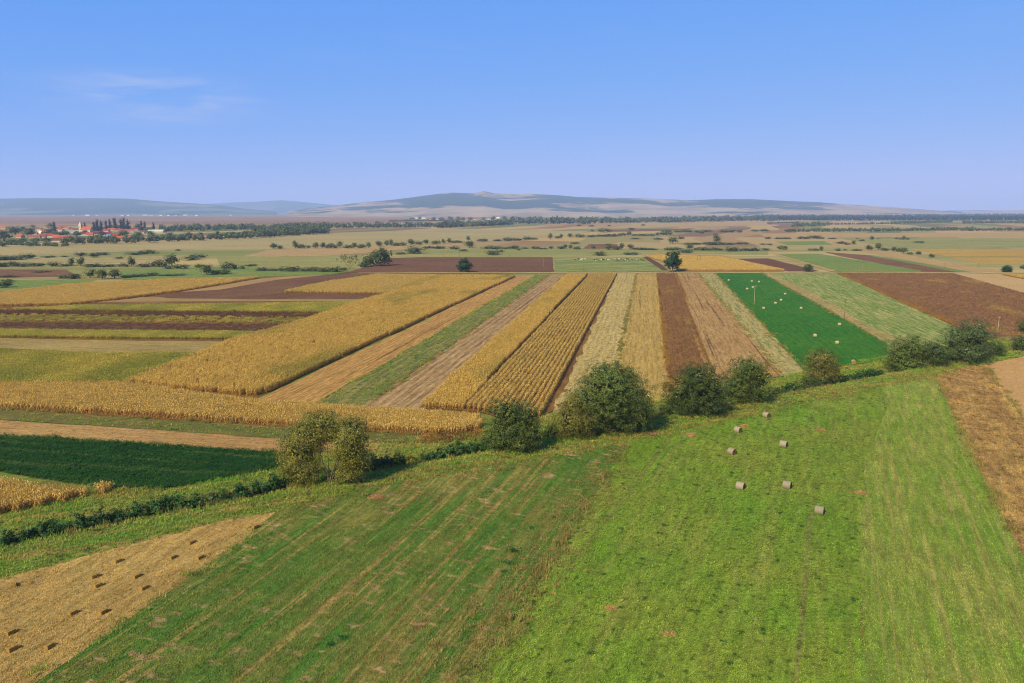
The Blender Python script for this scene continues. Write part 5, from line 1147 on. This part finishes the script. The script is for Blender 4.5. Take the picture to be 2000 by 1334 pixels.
def bale_meshes(Rd=0.66, Wd=1.25, seg=28):
    r = np.random.default_rng(4)
    prof = [(-Wd / 2, Rd * 0.93), (-Wd / 2 + 0.05, Rd * 0.99), (-Wd / 4, Rd * 1.005), (0, Rd * 0.99), (Wd / 4, Rd * 1.005), (Wd / 2 - 0.05, Rd * 0.99), (Wd / 2, Rd * 0.93)]
    V, Fs = [], []
    for x, q in prof:
        for k in range(seg):
            t = 2 * math.pi * k / seg; rr = q * (1 + 0.012 * math.sin(5 * t) + r.normal(0, 0.006))
            zz = rr * math.sin(t)
            V.append((x, rr * math.cos(t), max(zz, -Rd * 0.93)))
    for i in range(len(prof) - 1):
        for k in range(seg): Fs.append([i * seg + k, (i + 1) * seg + k, (i + 1) * seg + (k + 1) % seg, i * seg + (k + 1) % seg])
    ends = []
    for s in (-1, 1):
        v, f = [], []
        for j, q in enumerate((0.925, 0.7, 0.45, 0.2)):
            for k in range(seg):
                t = 2 * math.pi * k / seg
                v.append((s * (Wd / 2 + 0.006 + 0.035 * math.sin(j * 1.1) + r.normal(0, 0.008)), Rd * q * math.cos(t), max(Rd * q * math.sin(t), -Rd * 0.92)))
        for j in range(3):
            for k in range(seg): f.append([j * seg + k, j * seg + (k + 1) % seg, (j + 1) * seg + (k + 1) % seg, (j + 1) * seg + k][::s])
        f.append([3 * seg + k for k in range(seg)][::s])
        ends.append(mesh('hay_end', v, f, True))
    return mesh('net_wrap', V, Fs, True), ends
WM, EM = bale_meshes()
def round_bale(px, py, az, label, pale=False, group=None, sc_=1.0):
    x, y, z = att(px, py)
    root = obj('round_bale', None, loc=(x, y, z + 0.60 * sc_), rot=R(az), scale=sc_); tag(root, label, 'bale', group)
    for nm, m, mt in [('net_wrap', WM, WRAP_P if pale else WRAP_G)] + [('hay_end', e, END_P if pale else END_G) for e in EM]:
        c = obj(nm, m if not pale else BALE_P[m.name], None, root)
        if not c.data.materials: c.data.materials.append(mt)
BALE_P = {m.name: m.copy() for m in [WM] + EM}
for px, py, az, tx in [(1497, 816, -58, 'round bale with its brown end showing, nearest the ditch'), (1441, 845, -52, 'bluish grey round bale beside a flattened hay heap'), (1530, 873, -34, 'round bale standing alone right of the middle of the bale meadow'), (1429, 888, -54, 'round bale below the bluish one, its brown end to the right'), (1446, 956, -36, 'left one of the two round bales lying side by side'), (1537, 954, -34, 'right one of the two round bales lying side by side'), (1600, 1004, -30, 'largest palest round bale closest to the bottom of the photograph')]:
    round_bale(px, py, az, 'grey ' + tx, False, 'round bales on the bale meadow')
for px, py, az, tx in [(1423, 549, 8, 'farthest left'), (1468, 551, 8, 'left of the two at the top middle'), (1482, 552, 8, 'right of the two at the top middle'), (1470, 563, 5, 'just left of the pole top'), (1459, 566, 5, 'left of the pole half way up'), (1533, 576, 5, 'nearest the tan verge, upper'), (1525, 588, 3, 'upper of the pair right of the pole'), (1514, 594, 3, 'lower of the pair right of the pole'), (1491, 604, 0, 'just below the pole'), (1564, 604, 0, 'alone in the middle towards the tan verge'), (1639, 636, 0, 'on the right near the tan verge, lower'), (1591, 658, 0, 'in the lower middle'), (1634, 672, 0, 'right of the one in the lower middle'), (1667, 710, 75, 'seen end on at the bottom edge')]:
    round_bale(px, py, az, 'pale round bale on the emerald field, ' + tx, True, 'pale bales on the emerald field', 0.9)
# small square bales on the straw wedge
SQ = hay_mat('square bale straw', (196, 154, 78), (160, 118, 58)); TW = flat_mat('twine', (110, 80, 44))
bmq = bmesh.new(); bmesh.ops.create_cube(bmq, size=1)
for v_ in bmq.verts: v_.co = Vector((v_.co.x * 0.52, v_.co.y * 1.05, v_.co.z * 0.46 + 0.23))
bmesh.ops.subdivide_edges(bmq, edges=bmq.edges[:], cuts=3, use_grid_fill=True)
for v_ in bmq.verts: v_.co += Vector((random.gauss(0, .012), random.gauss(0, .012), random.gauss(0, .012) if v_.co.z > .1 else 0))
SQM = bpy.data.meshes.new('straw_block'); bmq.to_mesh(SQM); bmq.free()
def ring_box(y):
    a, b, t, w = 0.275, 0.485, 0.012, 0.012
    return join([box(-a, y - w, b - t, a, y + w, b), box(-a - t, y - w, 0, -a, y + w, b), box(a, y - w, 0, a + t, y + w, b)])
TWM = [mesh('twine', *ring_box(y)) for y in (-0.24, 0.24)]
for px, py, az, tx in [(28, 1146, 30, 'alone at the upper left, close to the edge'), (231, 1099, -32, 'uppermost on the left, by the green bank'), (186, 1129, -34, 'upper one of the left pair'), (192, 1147, -30, 'lower one of the left pair'), (268, 1129, -28, 'upper one of the middle pair'), (282, 1152, -26, 'lower one of the middle pair'), (338, 1092, -24, 'left one of the pair near the tip'), (391, 1092, -26, 'right one of the pair near the meadow edge'), (375, 1063, -28, 'above the pair near the tip'), (499, 1032, -30, 'last one at the tip of the wedge'), (143, 1201, -24, 'left one of the lower middle pair'), (202, 1199, -20, 'right one of the lower middle pair'), (22, 1239, -24, 'upper one at the left edge near the bottom'), (25, 1271, -26, 'lower one at the left edge near the bottom'), (97, 1266, -14, 'bottommost beside the mown meadow')]:
    x, y, z = att(px, py)
    root = obj('square_bale', None, loc=(x, y, z + 0.08), rot=R(az), scale=0.9); tag(root, 'small square straw bale, ' + tx, 'bale', 'square bales on the straw wedge')
    obj('straw_block', SQM, SQ, root)
    for m in TWM: obj('twine', m, TW, root)

# ------------------------------------------------------------------ hay heaps, weeds
def hay_heap(px, py, wpx, h, label, n=420, mat=None):
    x, y, z = att(px, py); k = mpp(x, y); rd = wpx * k / 2; r = np.random.default_rng(px)
    a = r.uniform(0, 6.28, n); q = np.sqrt(r.random(n)) * rd * r.uniform(0.8, 1.15, n)
    P = np.column_stack([q * np.cos(a), q * np.sin(a) * 0.8, h * (1 - (q / rd).clip(0, 1) ** 2) * r.uniform(0.3, 1.0, n) + 0.03])
    d = r.normal(size=(n, 3)); d[:, 2] *= 0.35; d /= np.linalg.norm(d, axis=1)[:, None]
    L = r.uniform(0.12, 0.32, n)[:, None]; s = np.cross(d, r.normal(size=(n, 3))); s /= np.linalg.norm(s, axis=1)[:, None]; s *= 0.022
    root = obj('hay_heap', None, loc=(x, y, z + 0.08)); tag(root, label, 'hay heap', 'loose hay heaps')
    seg = 14; V = [(0, 0, h * 0.85)]; Fs = []
    for j, (f, hh) in enumerate(((0.4, 0.7), (0.75, 0.35), (1.0, -0.03))):
        for i in range(seg):
            t = 2 * math.pi * i / seg; g = f * rd * (0.9 + r.uniform(-.12, .12)); V.append((g * math.cos(t), g * math.sin(t) * 0.8, hh * h))
    for i in range(seg): Fs.append([0, 1 + i, 1 + (i + 1) % seg])
    for j in range(2):
        for i in range(seg): Fs.append([1 + j * seg + i, 1 + (j + 1) * seg + i, 1 + (j + 1) * seg + (i + 1) % seg, 1 + j * seg + (i + 1) % seg])
    obj('mound', mesh('mound', V, Fs, True), END_P, root)
    obj('loose_straw', quads_mesh('straw', np.stack([P - d * L - s, P - d * L + s, P + d * L + s, P + d * L - s], 1)), HEAP, root)
HEAP = leaf_mat('loose hay', (186, 140, 92), (206, 164, 110), None, 0.15)
for px, py, w, h, tx in [(1349, 852, 24, 0.7, 'rounded brown hay heap left of the bluish grey bale'), (1455, 834, 24, 0.45, 'dark flattened hay heap touching the bluish grey bale'), (1602, 842, 22, 0.35, 'pale ragged hay heap on the right of the bale meadow'), (1681, 964, 26, 0.25, 'low scattered hay heap beside the striped mown field'), (1306, 1240, 24, 0.10, 'small flat hay wad in the lower bale meadow'), (1192, 1189, 22, 0.10, 'tan flat hay wad near the mown meadow edge'), (1275, 848, 22, 0.30, 'orange dry tuft heap on the bank left of the brown hay heap'), (735, 972, 34, 0.22, 'orange dry grass heap at the top of the mown meadow')]:
    hay_heap(px, py, w, h, tx)
WEED = leaf_mat('weed leaves', (38, 98, 36), (60, 124, 44), None, 0.25)
for i, (px, py, w, h, tx) in enumerate([(1003, 1078, 26, 0.5, 'largest leafy dock plant in the mown meadow'), (990, 1100, 28, 0.35, 'spreading dock plant just below the largest one'), (1083, 1012, 14, 0.3, 'small dock plant near the bale meadow border'), (1037, 1032, 14, 0.25, 'small dock plant above the largest one'), (670, 1248, 20, 0.35, 'right one of two dock plants near the bottom'), (645, 1260, 20, 0.35, 'left one of two dock plants near the bottom'), (984, 1118, 12, 0.25, 'smallest dock plant below the spreading one')]):
    x, y, z = att(px, py); k = mpp(x, y); rd = w * k / 2; r = np.random.default_rng(i); Q = []; St = []
    for j in range(int(10 + w * 2.2)):
        c = np.array([r.normal(0, rd * 0.45), r.normal(0, rd * 0.45), 0]); az = r.uniform(0, 6.28); L = r.uniform(0.16, 0.32)
        d = np.array([math.cos(az) * L, math.sin(az) * L, r.uniform(0.1, 0.8) * h]); s = np.array([-math.sin(az), math.cos(az), 0]) * L * 0.38
        Q.append([c, c + d * 0.55 + s, c + d * [1, 1, 0.9], c + d * 0.55 - s])
        if j % 4 == 0: St.append(tube([c, c + np.array([r.normal(0, .05), r.normal(0, .05), h])], [0.015, 0.008], 4))
    root = obj('dock_plant', None, loc=(x, y, z + 0.08)); tag(root, tx, 'weed', 'dock plants in the mown meadow')
    obj('leaves', quads_mesh('leaves', np.array(Q)), WEED, root); obj('stem', mesh('stem', *join(St)), WEED, root)

# ------------------------------------------------------------------ utility poles
CONC = flat_mat('pole concrete', (176, 164, 138)); WOODP = flat_mat('pole wood', (132, 114, 86)); CERAM = flat_mat('insulator', (220, 214, 204))
def pole(px, py, hpx, label, wood_=False, arm=True, base=False):
    x, y = at(px, py); k = mpp(x, y, 4); Hm = hpx * k * 1.0
    r0 = 0.15
    root = obj('utility_pole', None, loc=(x, y, 0), rot=R(20)); tag(root, label, 'utility pole', 'utility poles')
    m = WOODP if wood_ else CONC
    obj('post', mesh('post', *tube([(0, 0, -0.2), (0, 0, Hm * 0.5), (0, 0, Hm)], [r0, r0 * 0.85, r0 * 0.65], 8)), m, root)
    if arm:
        a = obj('crossarm', mesh('crossarm', *box(-0.9, -0.06, Hm - 0.55, 0.9, 0.06, Hm - 0.40)), m, root)
        for xx in (-0.75, 0.75): obj('insulator', mesh('insulator', *tube([(xx, 0, Hm - 0.40), (xx, 0, Hm - 0.18)], [0.06, 0.04], 6)), CERAM, a)
    if base: obj('footing', mesh('footing', *tube([(0, 0, -0.1), (0, 0, 0.35)], [1.1, 0.5], 10)), CORNSOIL, root)
for px, py, h, tx, wd_, arm, bs in [(1473, 594, 37, 'pale pole rising from the emerald field among the bales', False, True, True), (1649, 624, 40, 'thin grey pole beside the tan verge of the emerald field', True, True, False), (1949, 646, 28, 'pole standing before the brown crop at the right', False, True, False), (1684, 530, 15, 'pole in the green plot behind the road', False, True, False), (1061, 523, 22, 'pole at the right end of the purple ploughed field', False, True, True), (995, 513, 15, 'pole in the middle of the purple ploughed field', True, True, False), (1140, 531, 12, 'short pole in the rough pasture left of the herd', True, False, False), (1224, 546, 16, 'pole at the top of the pale greenish stubble', True, True, False), (1331, 562, 18, 'pole at the top of the tractor marked field', True, True, False), (897, 502, 12, 'pole behind the purple ploughed field', True, True, False), (1845, 523, 10, 'pole on the long tan plot', True, True, False), (1910, 523, 10, 'rightmost pole on the long tan plot', True, True, False), (127, 481, 10, 'pole on the dry plain below the village', True, False, False), (1275, 520, 9, 'pole by the brown triangle', True, False, False)]:
    pole(px, py, h, tx, wd_, arm, bs)
# a frame of two posts and a bar in the orange crop
x, y = at(1365, 511); fr = obj('post_frame', None, loc=(x, y, 0)); tag(fr, 'double post frame standing in the orange maize', 'frame')
for dx in (-1.2, 1.2): obj('post', mesh('post', *tube([(dx, 0, 0), (dx, 0, 6.0)], [0.16, 0.12], 6)), WOODP, fr)
obj('crossbar', mesh('crossbar', *box(-1.5, -0.08, 5.2, 1.5, 0.08, 5.4)), WOODP, fr)

# ------------------------------------------------------------------ the grazing herd
def cow_mesh(graze):
    me = bpy.data.meshes.new('cow_body')
    V = [(0, 0, 1.05), (0.45, 0, 1.08), (0.75, 0, 1.12), (-0.45, 0, 1.07), (-0.8, 0, 1.12)]
    Ed = [(0, 1), (1, 2), (0, 3), (3, 4)]
    Rr = [(0.36, 0.38), (0.36, 0.36), (0.28, 0.30), (0.35, 0.36), (0.26, 0.28)]
    if graze: neck = [(1.05, 0, 0.95), (1.25, 0, 0.5), (1.42, 0, 0.18)]
    else: neck = [(1.02, 0, 1.35), (1.25, 0, 1.5), (1.52, 0, 1.36)]
    k = len(V); V += neck; Ed += [(2, k), (k, k + 1), (k + 1, k + 2)]; Rr += [(0.19, 0.2), (0.15, 0.15), (0.09, 0.09)]
    for s in (-1, 1):
        k = len(V); V += [(0.70, 0.20 * s, 0.78), (0.72, 0.21 * s, 0.42), (0.70, 0.21 * s, 0.02)]; Ed += [(2, k), (k, k + 1), (k + 1, k + 2)]; Rr += [(0.13, 0.13), (0.07, 0.07), (0.07, 0.07)]
        k = len(V); V += [(-0.70, 0.20 * s, 0.80), (-0.84, 0.21 * s, 0.45), (-0.76, 0.21 * s, 0.02)]; Ed += [(4, k), (k, k + 1), (k + 1, k + 2)]; Rr += [(0.15, 0.15), (0.07, 0.07), (0.07, 0.07)]
        k = len(V); V += [(neck[1][0] - 0.02, 0.2 * s, neck[1][2] + 0.08)]; Ed += [(7 - 1, k)]; Rr += [(0.04, 0.06)]
    k = len(V); V += [(-1.02, 0, 1.0), (-1.06, 0, 0.55)]; Ed += [(4, k), (k, k + 1)]; Rr += [(0.05, 0.05), (0.04, 0.04)]
    me.from_pydata(V, Ed, [])
    o = bpy.data.objects.new('tmp', me); COL.objects.link(o)
    sk = o.modifiers.new('skin', 'SKIN'); o.modifiers.new('sub', 'SUBSURF').levels = 1
    sv = me.skin_vertices[0].data
    for v, r in zip(sv, Rr): v.radius = r
    sv[0].use_root = True
    dg = bpy.context.evaluated_depsgraph_get()
    out = bpy.data.meshes.new_from_object(o.evaluated_get(dg))
    bpy.data.objects.remove(o)
    out.name = 'cow_body'
    return out
COWM = []
for nm, a, b, th in [('black cow', (40, 34, 32), (226, 220, 208), 0.62), ('pied cow', (36, 32, 30), (230, 224, 212), 0.48), ('white cow', (60, 50, 44), (234, 226, 212), 0.36), ('brown cow', (112, 70, 44), (214, 196, 170), 0.58)]:
    t = NT(nm); n = t.noise(t.n.new('ShaderNodeTexCoord').outputs['Object'], 1.4, 2, 0.4)
    COWM.append(t.finish(t.mix(t.rng(n, th - 0.01, th + 0.01), lin(a), lin(b)), 0.8))
base_cows = [cow_mesh(True), cow_mesh(False)]
HERD = [(1124, 509, 1), (1130, 508, 0), (1134, 510, 2), (1137, 508, 2), (1143, 508, 2), (1161, 509, 0), (1163, 511, 2), (1166, 508, 1), (1170, 510, 3), (1174, 509, 2), (1178, 509, 0), (1183, 508, 1), (1188, 509, 2), (1202, 508, 1), (1206, 510, 0), (1209, 508, 2), (1213, 508, 1), (1218, 510, 3), (1221, 509, 2), (1226, 508, 0), (1227, 511, 2), (1234, 509, 1), (1244, 509, 2), (1253, 509, 1), (1256, 510, 0)]
CV = {}
for i, (px, py, c) in enumerate(HERD):
    g = i % 3 != 1
    if (g, c) not in CV:
        m = base_cows[0 if g else 1].copy(); m.materials.clear(); m.materials.append(COWM[c])
        m.polygons.foreach_set('use_smooth', [True] * len(m.polygons)); CV[(g, c)] = m
    x, y = at(px, py)
    o = obj('cow', CV[(g, c)], None, loc=(x, y, 0.05), rot=R((px * 53) % 360), scale=1.05)
    tag(o, '%s cow %s, %s animal of the herd from the left' % (('black', 'pied', 'white', 'brown')[c], 'grazing' if g else 'with raised head', nth(i)), 'cow', 'herd grazing on the rough pasture')

# ------------------------------------------------------------------ haze
def haze():
    v, f = box(-21500, -1500, -3.5, 21500, 21000, 420)
    o = obj('haze', mesh('haze', v, f))
    m = bpy.data.materials.new('haze'); m.use_nodes = True; nt = m.node_tree; nt.nodes.clear()
    out = nt.nodes.new('ShaderNodeOutputMaterial'); pv = nt.nodes.new('ShaderNodeVolumePrincipled')
    pv.inputs['Density'].default_value = 7.4e-5
    pv.inputs['Color'].default_value = (0.72, 0.84, 1.0, 1)
    pv.inputs['Anisotropy'].default_value = 0.0
    nt.links.new(pv.outputs[0], out.inputs['Volume'])
    o.data.materials.append(m)
    tag(o, 'thin bluish haze over the whole plain', kind='stuff')
haze()
